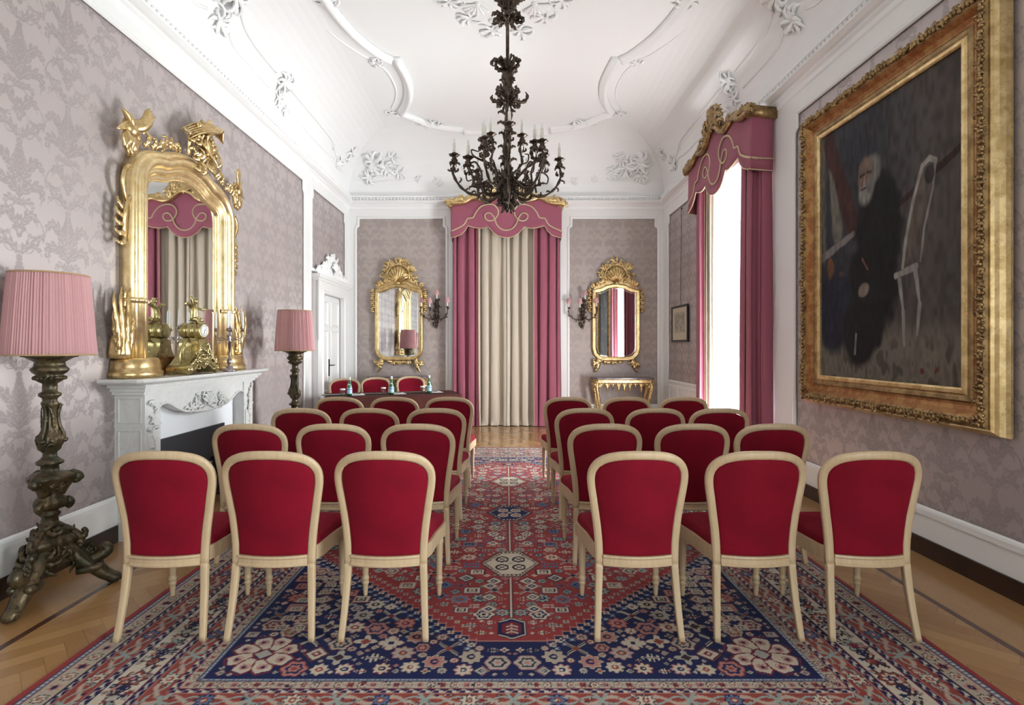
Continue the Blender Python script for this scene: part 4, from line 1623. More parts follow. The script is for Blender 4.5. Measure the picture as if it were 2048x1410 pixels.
def yback(z, x=0.0):
    base = interp([(0, -.262), (.08, -.245), (.2, -.222), (.35, -.203), (.47, -.200), (.6, -.208), (.75, -.230), (.93, -.265)], z)
    return base + 0.052 * (x / 0.23) ** 2 - 0.030


def make_chair(label):
    t = thing('chair', label, 'chair', (0, 0, 0))
    b = MB()
    pts = [V(-x, yback(z, x), z) for z, x in CLZ] + [V(x, yback(z, x), z) for z, x in reversed(CLZ[:-1])]
    path = cr(pts, 3)
    ring = rrect(0.037, 0.030, 0.28, 2)
    b.sweep(path, ring, (0, 1, 0), miter=False)
    # moulded bead on the inner edge
    b.sweep([p + V(0, 0, 0) for p in path], [(-0.020, -0.010), (-0.020, 0.010), (-0.012, 0.010), (-0.012, -0.010)], (0, 1, 0), miter=False)
    b.sweep([p + V(0, 0, 0) for p in path], [(0.020, -0.008), (0.020, 0.008), (0.012, 0.008), (0.012, -0.008)], (0, 1, 0), miter=False)
    b.build('back_frame', M_chair, t)
    for s in (-1, 1):
        b = MB()
        zs = [.36, .30, .22, .14, .07, 0.0]
        P = [V(s * interp([(0, .207), (.15, .197), (.36, .187)], z), yback(z, .187), z) for z in zs]
        P = cr(P, 3)
        R = []
        for p in P:
            k = interp([(0, .80), (.36, 1.0)], p.z)
            R.append([V(p.x + a * k, p.y + q * k, p.z) for a, q in rrect(0.037, 0.033, 0.2, 2)])
        b.rings(R)
        b.build('leg', M_chair, t)
    # lower back rail, bowed
    b = MB()
    xs = [lerp(-.17, .17, k / 12) for k in range(13)]
    R = []
    prof = [(-.014, .350), (-.020, .355), (-.020, .362), (-.013, .368), (-.012, .388), (-.018, .395), (-.016, .405), (.012, .405), (.012, .350)]
    for x in xs:
        R.append([V(x, yback(.38, x) + q, z) for q, z in prof])
    b.rings(R, smooth=False)
    b.build('back_rail', M_chair, t)
    # upholstered back
    inner = [(-(x - .017), z) for z, x in CLZ if z >= .45]
    inner = [(-.171, .405)] + inner[:-1] + [(0, .896)]
    inner[-2] = (-.048, .895)
    inner[-3] = (-.094, .890)
    inner[-4] = (-.142, .878)
    inner[-5] = (-.173, .862)
    inner = inner + [(-x, z) for x, z in reversed(inner[:-1])]
    bt = [(lerp(.171, -.171, k / 8), .405) for k in range(1, 8)]
    ol = inner + bt
    cx, cz = 0, .64
    for side in (-1, 1):
        R = []
        for sc, h in ((1.0, 0.002), (0.985, 0.007), (0.95, 0.010), (0.85, 0.012), (0.65, 0.013), (0.4, 0.013), (0.15, 0.013), (0.01, 0.013)):
            R.append([V(cx + (x - cx) * sc, 0, cz + (z - cz) * sc) for x, z in ol])
            hh = h if side < 0 else h * 1.5
            for p in R[-1]:
                p.y = yback(p.z, p.x) + side * hh
        if side < 0:
            RR = R
        else:
            RL = R
    b = MB()
    b.rings(list(reversed(RR)) + RL)
    b.build('backrest', M_velvet, t)
    # seat
    def seat_ol(g=0.0):
        pts = [(-.172 - g, -.185 - g), (-.212 - g, .05), (-.238 - g, .20), (-.225 - g, .245 + g), (-.12, .262 + g), (0, .266 + g), (.12, .262 + g), (.225 + g, .245 + g),
               (.238 + g, .20), (.212 + g, .05), (.172 + g, -.185 - g), (0, -.192 - g)]
        return pts
    b = MB()
    base = [(p.x, p.y) for p in cr([V(x, y, 0) for x, y in seat_ol()], 3, True)]
    R = []
    for sc, z in ((0.98, .415), (1.0, .43), (1.0, .445), (.985, .462), (.95, .472), (.85, .483), (.6, .492), (.3, .495), (.01, .495)):
        R.append([V(x * sc, y * sc + .015 * (1 - sc), z) for x, y in base])
    b.rings(R)
    b.build('seat', M_velvet, t)
    b = MB()
    ap = [V(x, y, .395) for x, y in seat_ol(0.0)]
    ring = [(-.006, -.04), (-.010, -.035), (-.006, -.028), (-.006, .015), (-.012, .02), (-.012, .027), (-.004, .032), (.012, .032), (.012, -.04)]
    b.sweep(cr(ap, 2, True), ring, (0, 0, 1), closed=True, smooth=False)
    for s in (-1, 1):
        b.box(s * .213 - .021, s * .213 + .021, .205, .247, .352, .427)
    b.build('seat_frame', M_chair, t)
    prof = [(.002, 0), (.011, 0), (.012, .012), (.015, .055), (.017, .068), (.020, .072), (.020, .080), (.015, .085), (.019, .092), (.0215, .102), (.019, .112), (.016, .118),
            (.017, .125), (.023, .30), (.026, .322), (.021, .328), (.021, .334), (.026, .340), (.027, .352), (.02, .356)]
    def flute(a, z):
        return 1 - (0.09 * abs(sin(a * 4.5)) if .125 <= z <= .31 else 0)
    for s in (-1, 1):
        b = MB()
        b.lathe(prof, 36, (s * .213, .226, 0), flute)
        b.build('leg', M_chair, t)
    return t


rows = [(2.626, [-1.694, -1.159, -.600, .653, 1.239, 1.805], [0.035, 0.0, 0.0, 0.0, 0.01, -0.02]),
        (3.554, [-1.710, -1.151, -.588, .661, 1.243, 1.775], [0.0, 0.01, -0.01, 0.02, 0.0, 0.0]),
        (4.453, [-1.707, -1.139, -.581, .655, 1.244, 1.775], [0.01, 0.0, 0.0, 0.02, 0.0, -0.01]),
        (5.442, [-1.694, -1.133, -.576, .629, 1.228, 1.802], [0.0, 0.0, 0.01, 0.0, 0.0, 0.0])]
rname = ['front row nearest us', 'second row from us', 'third row from us', 'farthest row by the table']
cname = ['left block, fireplace end', 'left block, middle', 'left block, on the aisle', 'right block, on the aisle',
         'right block, middle', 'right block, painting end']
chair0 = None
for ri, (Y, xs, rots) in enumerate(rows):
    for ci, (x, rz) in enumerate(zip(xs, rots)):
        lab = 'red velvet chair, %s, %s' % (rname[ri], cname[ci])
        g = 'red velvet chairs set out in rows on the rug'
        loc = (x + (-.262 * sin(rz)), Y + .275, 0.0105)
        if chair0 is None:
            chair0 = make_chair(lab)
            chair0.location = loc
            chair0.rotation_euler = (0, 0, rz)
            chair0['group'] = g
        else:
            dup(chair0, loc, rz, lab, g)
# speakers' chairs behind the table
for (x, y, rz, nm) in ((-2.62, 8.79, 0.20, 'nearest the door'), (-2.18, 9.07, 0.12, 'in the middle'), (-1.655, 9.42, 0.08, 'at the right')):
    dup(chair0, (x + sin(rz) * .27, y - .27 * cos(rz), 0), pi + rz, 'red velvet chair facing us behind the table, the one %s' % nm, 'chairs behind the speakers\' table')

# ---------------------------------------------------------------- speakers' table
TC = V(-1.68, 8.05, 0)
TA = radians(17.8)
tb = thing('table', 'plain table hidden under the dark brown cloth', 'table', TC, TA)
b = MB()
b.box(-.94, .94, -.38, .38, .715, .738)
b.build('tabletop', M_darkwood, tb, bevel=0.004)
for sx in (-1, 1):
    for sy in (-1, 1):
        b = MB()
        b.tube([V(sx * .88, sy * .33, 0), V(sx * .86, sy * .31, .715)], [.018, .022], 10)
        b.build('leg', M_black, tb)
b = MB()
ol = []
for (ax, ay), (bx, by) in (((-.955, -.395), (.955, -.395)), ((.955, -.395), (.955, .395)), ((.955, .395), (-.955, .395)), ((-.955, .395), (-.955, -.395))):
    n_ = int(((bx - ax) ** 2 + (by - ay) ** 2) ** .5 / .03)
    ol += [(lerp(ax, bx, k / n_), lerp(ay, by, k / n_)) for k in range(n_)]
R = []
for k, (z, g_) in enumerate(((.742, .99), (.746, .995), (.743, 1.003), (.73, 1.006), (.6, 1.01), (.4, 1.012), (.2, 1.015), (.03, 1.02))):
    ring_ = []
    for i, (x, y) in enumerate(ol):
        w = max(0, (k - 3)) / 4 * .022 * sin(i * .55 + 1.3 * sin(i * .13))
        nrm = V(x if abs(x) > .95 else 0, y if abs(y) > .39 else 0, 0)
        nrm = nrm.normalized() if nrm.length else V(0, 0, 0)
        ring_.append(V(x * g_, y * g_, z) + nrm * w)
    R.append(ring_)
b.rings(R, cap=False)
b.add([V(x * .99, y * .99, .742) for x, y in ol], [tuple(range(len(ol)))], False)
tc = b.build('tablecloth', M_tablecloth)
tc.location = TC
tc.rotation_euler = (0, 0, TA)
tag(tc, 'dark brown felt cloth draped to the floor over the table', 'tablecloth')
ZTB = .747


def bottle_mats():
    g = NT('green_bottle_glass')
    g.color((0.01, 0.11, 0.04))
    g.set(Roughness=0.05)
    g.bsdf.inputs['Coat Weight'].default_value = 1
    l = NT('pale_blue_label')
    x, y, z = l.coord()
    band = z.gt(0.083) * z.lt(0.096)
    l.color(l.mixc(band, (0.42, 0.66, 0.80), (0.12, 0.28, 0.52)))
    return g.mat, l.mat


M_bglass, M_blabel = bottle_mats()
M_steel = simple('bright_cap_foil', (0.75, 0.76, 0.78), 0.3, 0.6)


def make_bottle(lab):
    t = thing('water_bottle', lab, 'bottle')
    b = MB()
    b.lathe([(.005, 0), (.034, 0), (.0365, .006), (.0365, .125), (.034, .145), (.026, .17), (.018, .20), (.0145, .225), (.0135, .245), (.0155, .248), (.0155, .256)], 24)
    b.build('glass_body', M_bglass, t)
    b = MB()
    b.lathe([(.0370, .028), (.0372, .03), (.0372, .110), (.0370, .112)], 24, cap=False)
    part_label(b.build('label', M_blabel, t), 'pale blue paper label')
    b = MB()
    b.lathe([(.0150, .226), (.0158, .228), (.0165, .262), (.014, .267), (.002, .268)], 20)
    part_label(b.build('cap', M_steel, t), 'silver foil cap')
    b = MB()
    M = Matrix.Rotation(0.6, 3, 'X')
    b.blob((0.0, -.0285, .158), .017, .006, .017, 14, 6, M)
    part_label(b.build('neck_label', M_white, t), 'round white neck label')
    return t


def make_tumbler(lab):
    t = thing('tumbler', lab, 'glass')
    b = MB()
    b.lathe([(.002, .003), (.030, .003), (.032, .006), (.034, .085), (.036, .085), (.034, .0), (.002, 0.0)], 24)
    b.build('glass_body', M_tumbler, t)
    b = MB()
    b.lathe([(.002, .106), (.030, .106), (.036, .103), (.037, .098), (.037, .088), (.0355, .0865), (.002, .0865)], 24)
    part_label(b.build('paper_cover', M_white, t), 'white paper cover on the rim')
    return t


spots = [((-2.24, 7.74), (-2.315, 7.66), 'left'), ((-1.68, 7.93), (-1.795, 7.92), 'middle'), ((-1.165, 8.20), (-1.26, 8.17), 'right')]
bt0 = tm0 = None
for k, (bp, tp, nm) in enumerate(spots):
    where = {'left': 'at the left place of the table', 'middle': 'at the middle place of the table', 'right': 'at the right place of the table'}[nm]
    lb = 'green glass water bottle with pale blue label, ' + where
    lt = 'small tumbler under a white paper cover, ' + where
    if bt0 is None:
        bt0 = make_bottle(lb)
        bt0.location = (*bp, ZTB)
        bt0['group'] = 'water bottles on the table'
        tm0 = make_tumbler(lt)
        tm0.location = (*tp, ZTB)
        tm0['group'] = 'covered tumblers on the table'
    else:
        dup(bt0, (*bp, ZTB), 0.1 * k, lb, 'water bottles on the table')
        dup(tm0, (*tp, ZTB), 0, lt, 'covered tumblers on the table')
    px, py = bp
    b = MB()
    b.box(-.11, .11, -.15, .15, 0, .004)
    o = b.build('notepad', M_white)
    o.location = (px + .05, py + .17, ZTB)
    o.rotation_euler = (0, 0, TA + .05)
    tag(o, 'white sheet of notepaper behind the bottle ' + where, 'paper', 'notepads on the table')
    b = MB()
    b.box(-.15, .15, -.11, .11, 0, .006)
    o = b.build('writing_pad', M_black)
    o.location = (px - .27, py + .10, ZTB)
    o.rotation_euler = (0, 0, TA - .05)
    tag(o, 'flat black writing pad lying left of the bottle ' + where, 'pad', 'black pads on the table')
    b = MB()
    b.tube([V(-.07, 0, .004), V(.07, 0, .004)], [.004, .004], 8)
    o = b.build('pen', M_black)
    o.location = (px + .06, py + .16, ZTB + .005)
    o.rotation_euler = (0, 0, TA + .7)
    tag(o, 'thin dark pen on the notepaper ' + where, 'pen', 'pens on the table')


# ---------------------------------------------------------------- torchere floor lamps
def make_lamp(lab):
    t = thing('floor_lamp', lab, 'lamp')
    tri = lambda a: 0.5 + 0.5 * cos(3 * (a - pi / 6))
    prof = [(.02, .16), (.085, .165), (.095, .20), (.082, .25), (.088, .28), (.105, .305), (.112, .325), (.10, .345), (.07, .37), (.05, .395), (.058, .405), (.055, .42), (.042, .43),
            (.038, .46), (.05, .475), (.052, .485), (.04, .495), (.042, .505), (.07, .515), (.082, .535), (.078, .56), (.058, .58), (.055, .61), (.064, .64), (.092, .665), (.112, .685), (.112, .70), (.09, .715), (.045, .722),
            (.042, .76), (.064, .77), (.066, .785), (.045, .80), (.034, .815), (.033, .835), (.05, .855), (.056, .885), (.062, .91), (.058, .935), (.045, .945), (.038, .98), (.031, 1.04), (.032, 1.09),
            (.040, 1.11), (.042, 1.125), (.034, 1.135), (.036, 1.15), (.054, 1.165), (.052, 1.18), (.036, 1.19), (.035, 1.235), (.048, 1.245), (.068, 1.262), (.072, 1.275), (.058, 1.285),
            (.082, 1.30), (.092, 1.318), (.075, 1.335), (.070, 1.36), (.11, 1.385), (.132, 1.39), (.132, 1.40), (.02, 1.402)]
    def md(a, z):
        if z < .42:
            return 0.78 + 0.45 * tri(a) + 0.03 * sin(12 * a)
        if .51 < z < .72:
            return 0.92 + 0.2 * tri(a) + 0.03 * sin(9 * a)
        if .84 < z < .95 or 1.24 < z < 1.29:
            return 1 + 0.10 * sin(9 * a)
        if .95 < z < 1.1:
            return 1 + 0.08 * cos(6 * a)
        return 1 + 0.02 * sin(6 * a)
    b = MB()
    b.lathe(prof, 60, (0, 0, 0), md)
    rg = random.Random(3)
    up = V(0, 0, 1)
    for k in range(6):
        a = pi / 6 + k * pi / 3
        u = V(cos(a), sin(a), 0)
        w = V(-sin(a), cos(a), 0)
        main = k % 2 == 0
        if main:
            # big C-scroll capital, knee scrolls
            b.tube(cr([V(0, 0, .60) + u * .04, V(0, 0, .655) + u * .07, V(0, 0, .69) + u * .105, V(0, 0, .685) + u * .128, V(0, 0, .662) + u * .132, V(0, 0, .655) + u * .115, V(0, 0, .665) + u * .11], 4),
                   [.034] * 10 + [.026] * 6 + [.016] * 8 + [.010], 8, 1.0)
            b.tube(cr([V(0, 0, .56) + u * .07, V(0, 0, .53) + u * .095, V(0, 0, .50) + u * .08], 4), [.02, .022, .024, .024, .022, .02, .018, .016, .01], 8)
            b.tube(cr([V(0, 0, .395) + u * .03, V(0, 0, .385) + u * .07, V(0, 0, .345) + u * .115, V(0, 0, .315) + u * .145, V(0, 0, .34) + u * .165, V(0, 0, .365) + u * .15], 4),
                   [.02] * 6 + [.022] * 9 + [.015] * 5 + [.010], 8)
            b.tube(cr([V(0, 0, .30) + u * .13, V(0, 0, .27) + u * .155, V(0, 0, .265) + u * .125], 4), [.022] * 8 + [.015], 8)
            b.blob(V(0, 0, .905) + u * .066, .020, .020, .016)
            b.tube(cr([V(0, 0, .905) + u * .06, V(0, 0, .94) + u * .062, V(0, 0, .985) + u * .045, V(0, 0, 1.05) + u * .036, V(0, 0, 1.10) + u * .045, V(0, 0, 1.115) + u * .055], 3), .010, 6)
        for j in range(3):
            scroll(b, V(0, 0, .96 + 0.03 * j) + u * .036, w, up, u, pi / 2 + rg.uniform(-.2, .2), .09, 0, .5, .009, .04)
            scroll(b, V(0, 0, .40) + u * .05, w, up, u, -pi / 2 + rg.uniform(-1.2, 1.2), .12, 0, 2, .02, .3)
            scroll(b, V(0, 0, .88) + u * .055, w, up, u, pi / 2 + rg.uniform(-1.2, 1.2), .05, 0, 2, .012, .15)
        if main:
            for j in range(7):
                scroll(b, V(0, 0, .24) + u * (.09), w, up, u, -pi / 2 + (j - 3) * .5, .13, 0.3 * (j - 3), 1.5 * (j - 3) / 3, .02, .25)
        else:
            shell(b, V(0, 0, .63) + u * .065, w, up, u, .09, .08, 5)
            for j in range(5):
                scroll(b, V(0, 0, .22) + u * .075, w, up, u, pi / 2 + (j - 2) * .55, .09, 0, j - 2, .016, .25)
    for k in range(20):
        a = 2 * pi * k / 20
        b.blob((.07 * cos(a), .07 * sin(a), 1.268), .013, .013, .012, 6, 4)
    b.build('carved_stem', M_torch, t)
    for k in range(3):
        a = pi / 6 + k * 2 * pi / 3
        u = V(cos(a), sin(a), 0)
        w = V(-sin(a), cos(a), 0)
        b = MB()
        P = cr([V(0, 0, .30) + u * .05, V(0, 0, .24) + u * .10, V(0, 0, .17) + u * .15, V(0, 0, .12) + u * .21, V(0, 0, .065) + u * .26, V(0, 0, .035) + u * .31, V(0, 0, .045) + u * .335], 4)
        nn = len(P)
        b.tube(P, [interp([(0, .05), (.3, .056), (.55, .048), (.8, .036), (.93, .036), (1, .018)], i / (nn - 1)) for i in range(nn)], 10, 0.85)
        P = cr([V(0, 0, .17) + u * .10, V(0, 0, .17) + u * .20, V(0, 0, .20) + u * .265, V(0, 0, .235) + u * .26, V(0, 0, .22) + u * .235], 4)
        b.tube(P, [.03] * 6 + [.034] * 5 + [.028] * 4 + [.02] * 2, 8)
        for s in (-1, 1):
            b.tube(cr([V(0, 0, .12) + u * .12 + w * s * .03, V(0, 0, .13) + u * .2 + w * s * .045, V(0, 0, .14) + u * .25 + w * s * .04], 4), [.02, .022, .024, .026, .026, .026, .024, .022, .015], 7)
        b.blob(V(0, 0, .034) + u * .30, .045, .04, .034)
        for j in range(5):
            scroll(b, V(0, 0, .20) + u * .14, u, up, w, -1.0 + .4 * j, .10, .3, 2, .016, .3)
        b.build('foot', M_torch, t)
    # pleated shade
    rg = random.Random(9)
    n = 360
    pl = [rg.uniform(.4, 1.3) for _ in range(n)]
    pr_ = [(-.010, 0.000, .0045, 0.000)[k % 4] * pl[k // 4] for k in range(n)]
    R = []
    for z, r in ((1.398, .212), (1.405, .218), (1.50, .211), (1.62, .203), (1.74, .194), (1.86, .184), (1.868, .180)):
        R.append([V((r + pr_[k]) * cos(2 * pi * k / n), (r + pr_[k]) * sin(2 * pi * k / n), z) for k in range(n)])
    b = MB()
    b.rings(R, cap=False)
    s = b.build('lamp_shade', M_shade, t)
    so = s.modifiers.new('thick', 'SOLIDIFY')
    so.thickness = .002
    b = MB()
    for z, r in ((1.402, .2195), (1.866, .1845)):
        b = MB()
        b.tube([V(r * cos(2 * pi * k / 60), r * sin(2 * pi * k / 60), z) for k in range(60)], .0055, 6, closed=True)
        part_label(b.build('trim_band', M_shade_trim, s), 'gold braid round the shade edge')
    b = MB()
    b.tube([V(0, 0, 1.40), V(0, 0, 1.56)], .012, 8)
    b.lathe([(.01, 1.56), (.018, 1.57), (.03, 1.61), (.026, 1.65), (.005, 1.67)], 12)
    for k in range(3):
        a = 2 * pi * k / 3
        b.tube([V(0, 0, 1.80), V(.185 * cos(a), .185 * sin(a), 1.80)], .003, 5)
    b.tube([V(0, 0, 1.56), V(0, 0, 1.80)], .004, 5)
    b.build('lamp_holder', M_black, t)
    return t


l0 = make_lamp('tall carved torchere lamp with pleated pink shade, at the left edge of the picture')
l0.location = (-2.65, 3.14, 0)
l0.rotation_euler = (0, 0, 0.15)
l0['group'] = 'carved floor lamps along the left wall'
dup(l0, (-2.46, 6.30, 0), 0.9, 'carved torchere lamp with pleated pink shade, beyond the fireplace near the door', 'carved floor lamps along the left wall')


# ---------------------------------------------------------------- chandelier
ch = thing('chandelier', 'dark bronze chandelier with candle lights hanging from the ceiling rose', 'chandelier', (0.014, 5.0, 0))
rg = random.Random(31)
up = V(0, 0, 1)


def ring_leaves(b, z, r0, n, L, ang, r, c0=0.5, c1=3, jit=.25, lift=.1):
    for k in range(n):
        a = 2 * pi * k / n + rg.uniform(-jit, jit)
        u = V(cos(a), sin(a), 0)
        w = V(-sin(a), cos(a), 0)
        scroll(b, u * r0 + V(0, 0, z), u, up, w, ang + rg.uniform(-.25, .25), L * rg.uniform(.8, 1.2), c0, c1, r, lift, .35, .5, 12, 6)


b = MB()
b.tube([V(0, 0, 4.02), V(0, 0, 5.19)], .0165, 10)
b.lathe([(.01, 5.19), (.11, 5.195), (.10, 5.17), (.05, 5.12), (.02, 5.08)], 20)
b.lathe([(.014, 4.42), (.028, 4.45), (.03, 4.5), (.045, 4.6), (.03, 4.7), (.014, 4.75)], 16)
ring_leaves(b, 4.47, .02, 7, .17, .7, .028, -.9, -.9)
ring_leaves(b, 4.50, .02, 6, .13, -.6, .026, .2, .8)
ring_leaves(b, 4.56, .03, 7, .22, 1.1, .03, -.5, -1)
b.build('hanging_rod', M_bronze, ch)
b = MB()
core = [(.01, 2.69), (.02, 2.71), (.04, 2.76), (.042, 2.80), (.055, 2.84), (.065, 2.90), (.055, 2.95), (.045, 2.98), (.06, 3.02), (.05, 3.06), (.025, 3.10), (.02, 3.2), (.028, 3.3), (.02, 3.42), (.03, 3.52),
        (.022, 3.62), (.03, 3.70), (.06, 3.74), (.075, 3.78), (.06, 3.82), (.035, 3.86), (.05, 3.90), (.052, 3.95), (.035, 4.0), (.04, 4.04), (.012, 4.08)]
b.lathe(core, 18, (0, 0, 0), lambda a, z: 1 + .15 * sin(5 * a + z * 9))
P = [V(.022 * sin(z * 9), .022 * cos(z * 9), z) for z in [3.05 + .05 * k for k in range(14)]]
b.tube(P, [.024 + .01 * sin(k * 1.9) for k in range(14)], 8)
ring_leaves(b, 4.02, .03, 9, .17, 1.25, .024, -.6, -3.5)
ring_leaves(b, 4.00, .03, 7, .14, .35, .022, .5, 2)
ring_leaves(b, 3.86, .03, 8, .09, 1.4, .016, -.4, -2)
ring_leaves(b, 3.78, .05, 9, .12, -.2, .022, .9, 3)
ring_leaves(b, 3.74, .04, 6, .20, -.5, .022, 1.2, 1.8)
ring_leaves(b, 3.74, .04, 6, .11, -1.2, .022, .4, 2)
for z in (3.60, 3.50, 3.40, 3.28, 3.16):
    ring_leaves(b, z, .02, 4, .08, .9, .015, -.5, -2)
ring_leaves(b, 3.02, .04, 6, .11, 1.2, .016, -.6, -2)
ring_leaves(b, 2.92, .06, 6, .12, .2, .018, .9, 3)
ring_leaves(b, 2.86, .06, 7, .10, -.9, .020, -.6, -2.5)
ring_leaves(b, 2.80, .05, 7, .09, -1.2, .018, .3, 2)
ring_leaves(b, 2.76, .04, 7, .07, -1.4, .016, 0, 1)
for k in range(6):
    a = 2 * pi * (k + .5) / 6
    u = V(cos(a), sin(a), 0)
    w = V(-sin(a), cos(a), 0)
    scroll(b, u * .06 + V(0, 0, 2.90), u, up, w, -.9, .42, 1.6, 5.5, .018, 0, .1, n=26, tip=.4)
b.build('central_stem', M_bronze, ch)


def chand_arm(a, r, zc, low, kind):
    u = V(cos(a), sin(a), 0)
    w = V(-sin(a), cos(a), 0)
    Z = V(0, 0, 1)
    b = MB()
    if kind == 0:
        pts = [u * .05 + Z * 2.98, u * .14 + Z * 2.94, u * .24 + Z * (low), u * .34 + Z * (low - .01), u * (r - .06) + Z * (low + .06), u * (r) + Z * (low + .17), u * (r - .01) + Z * (zc - .05)]
        sc = [u * .27 + Z * (low + .02), u * .26 + Z * (low + .12), u * .32 + Z * (low + .21), u * .38 + Z * (low + .17), u * .37 + Z * (low + .11), u * .33 + Z * (low + .12)]
    else:
        pts = [u * .04 + Z * 3.02, u * .10 + Z * 3.00, u * (r * .7) + Z * (lerp(3.0, zc, .25)), u * (r * 1.0) + Z * lerp(3.0, zc, .42), u * (r * .85) + Z * lerp(3.0, zc, .7), u * r + Z * (zc - .05)]
        sc = [u * (r * .8) + Z * lerp(3.0, zc, .35), u * (r * 1.35) + Z * lerp(3.0, zc, .45), u * (r * 1.45) + Z * lerp(3.0, zc, .62), u * (r * 1.2) + Z * lerp(3.0, zc, .62)]
    P = cr(pts, 5)
    m = len(P)
    b.tube(P, [.012 + .003 * sin(i * 1.7) for i in range(m)], 8)
    P2 = cr(sc, 4)
    b.tube(P2, [.010 * (1 - .5 * i / len(P2)) for i in range(len(P2))], 7)
    for i in range(3, m - 1, 3):
        scroll(b, P[i], u, Z, w, rg.uniform(0, 2 * pi), rg.uniform(.05, .08), rg.uniform(-1, 1), rg.choice((-3, 3)), .010, .15, .35, .5, 9, 5)
    # leafy socket and drip pan
    c = u * (r - (.01 if kind == 0 else 0))
    b.lathe([(.008, zc - .09), (.026, zc - .07), (.03, zc - .045), (.018, zc - .03), (.024, zc - .012), (.045, zc - .004), (.05, zc + .004), (.02, zc + .006), (.02, zc + .02)], 14, tuple(c), lambda q, z: 1 + (.12 * cos(7 * q) if abs(z - zc) < .013 else .1 * cos(5 * q)))
    for k in range(5):
        q = 2 * pi * k / 5
        uu = V(cos(q), sin(q), 0)
        scroll(b, c + uu * .012 + Z * (zc - .075), uu, Z, V(-sin(q), cos(q), 0), .3, .055, -.5, -2.5, .012, .05, .3, .5, 8, 5)
        scroll(b, c + uu * .012 + Z * (zc - .15), uu, Z, V(-sin(q), cos(q), 0), .2, .05, .5, 2.5, .012, .05, .3, .5, 8, 5)
    arm = b.build('arm', M_bronze, ch)
    b = MB()
    b.lathe([(.002, zc + .012), (.0145, zc + .012), (.0145, zc + .105), (.011, zc + .112), (.004, zc + .113)], 14, tuple(c))
    cd = b.build('candle', M_candle, arm)
    b = MB()
    b.lathe([(.003, zc + .112), (.010, zc + .122), (.009, zc + .137), (.001, zc + .16)], 10, tuple(c))
    return b.build('bulb', M_tip, arm)


for k in range(6):
    a = 2 * pi * k / 6 + .12
    chand_arm(a, .50, 3.20, 2.86, 0)
    if k % 2:
        chand_arm(a + .32, .40, 3.14, 2.90, 0)
for k in range(6):
    a = 2 * pi * k / 6 + .62
    chand_arm(a, .27 if k % 2 else .17, 3.30 if k % 2 else 3.44, 0, 1)


# ---------------------------------------------------------------- wall sconces on the end wall
def make_sconce(lab):
    t = thing('wall_sconce', lab, 'wall lamp')
    rr = random.Random(14)
    b = MB()
    U, W, N = V(1, 0, 0), V(0, 0, 1), V(0, -1, 0)
    b.prism([(0, 1.80), (.03, 1.88), (.045, 2.0), (.035, 2.12), (.05, 2.22), (.03, 2.33), (0, 2.38), (-.03, 2.33), (-.05, 2.22), (-.035, 2.12), (-.045, 2.0), (-.03, 1.88)], 0, .02, lambda a, c, d: V(a, -d, c))
    for k in range(24):
        scroll(b, (rr.uniform(-.03, .03), -.03, rr.uniform(1.86, 2.34)), U, W, N, rr.uniform(0, 2 * pi), rr.uniform(.06, .11), rr.uniform(-1, 1), rr.choice((-3, 3)), .016, .3, .35, .5, 9, 5)
    b.blob((0, -.05, 2.10), .04, .04, .06)
    b.build('back_plate', M_bronze, t)
    for (x, y, z) in ((-.27, -.14, 2.30), (-.09, -.30, 2.28), (.02, -.16, 2.44), (.22, -.22, 2.30)):
        b = MB()
        P = cr([V(0, -.04, 2.06), V(x * .35, y * .5, 1.98), V(x * .8, y * .8, 2.02 + (z - 2.3)), V(x, y, 2.10 + (z - 2.3) * .8), V(x, y, z - .10)], 4)
        b.tube(P, [.009] * len(P), 7)
        for i in range(2, len(P), 3):
            scroll(b, P[i], U, W, N, rr.uniform(0, 6), .06, .5, 3, .011, .3, .35, .5, 8, 5)
        b.lathe([(.005, z - .13), (.02, z - .115), (.032, z - .10), (.012, z - .095), (.012, z - .09)], 10, (x, y, 0))
        arm = b.build('arm', M_bronze, t)
        b = MB()
        b.lathe([(.002, z - .095), (.011, z - .095), (.011, z - .01), (.002, z)], 10, (x, y, 0))
        b.build('candle_tube', M_candle, arm)
        b = MB()
        b.lathe([(.046, z - .02), (.046, z - .015), (.026, z + .075), (.025, z + .075), (.044, z - .02)], 24, (x, y, 0), lambda a, q: 1 + .02 * sin(12 * a), cap=False)
        b.build('shade', M_shade, arm)
    return t


s0 = make_sconce('bronze sconce with four small pink shades, left of the end-wall curtains')
s0.location = (-1.28, YB - .0, -.03)
s0['group'] = 'bronze sconces on the end wall'
dup(s0, (1.42, YB - .0, -.04), 0, 'bronze sconce with four small pink shades, right of the end-wall curtains', 'bronze sconces on the end wall')


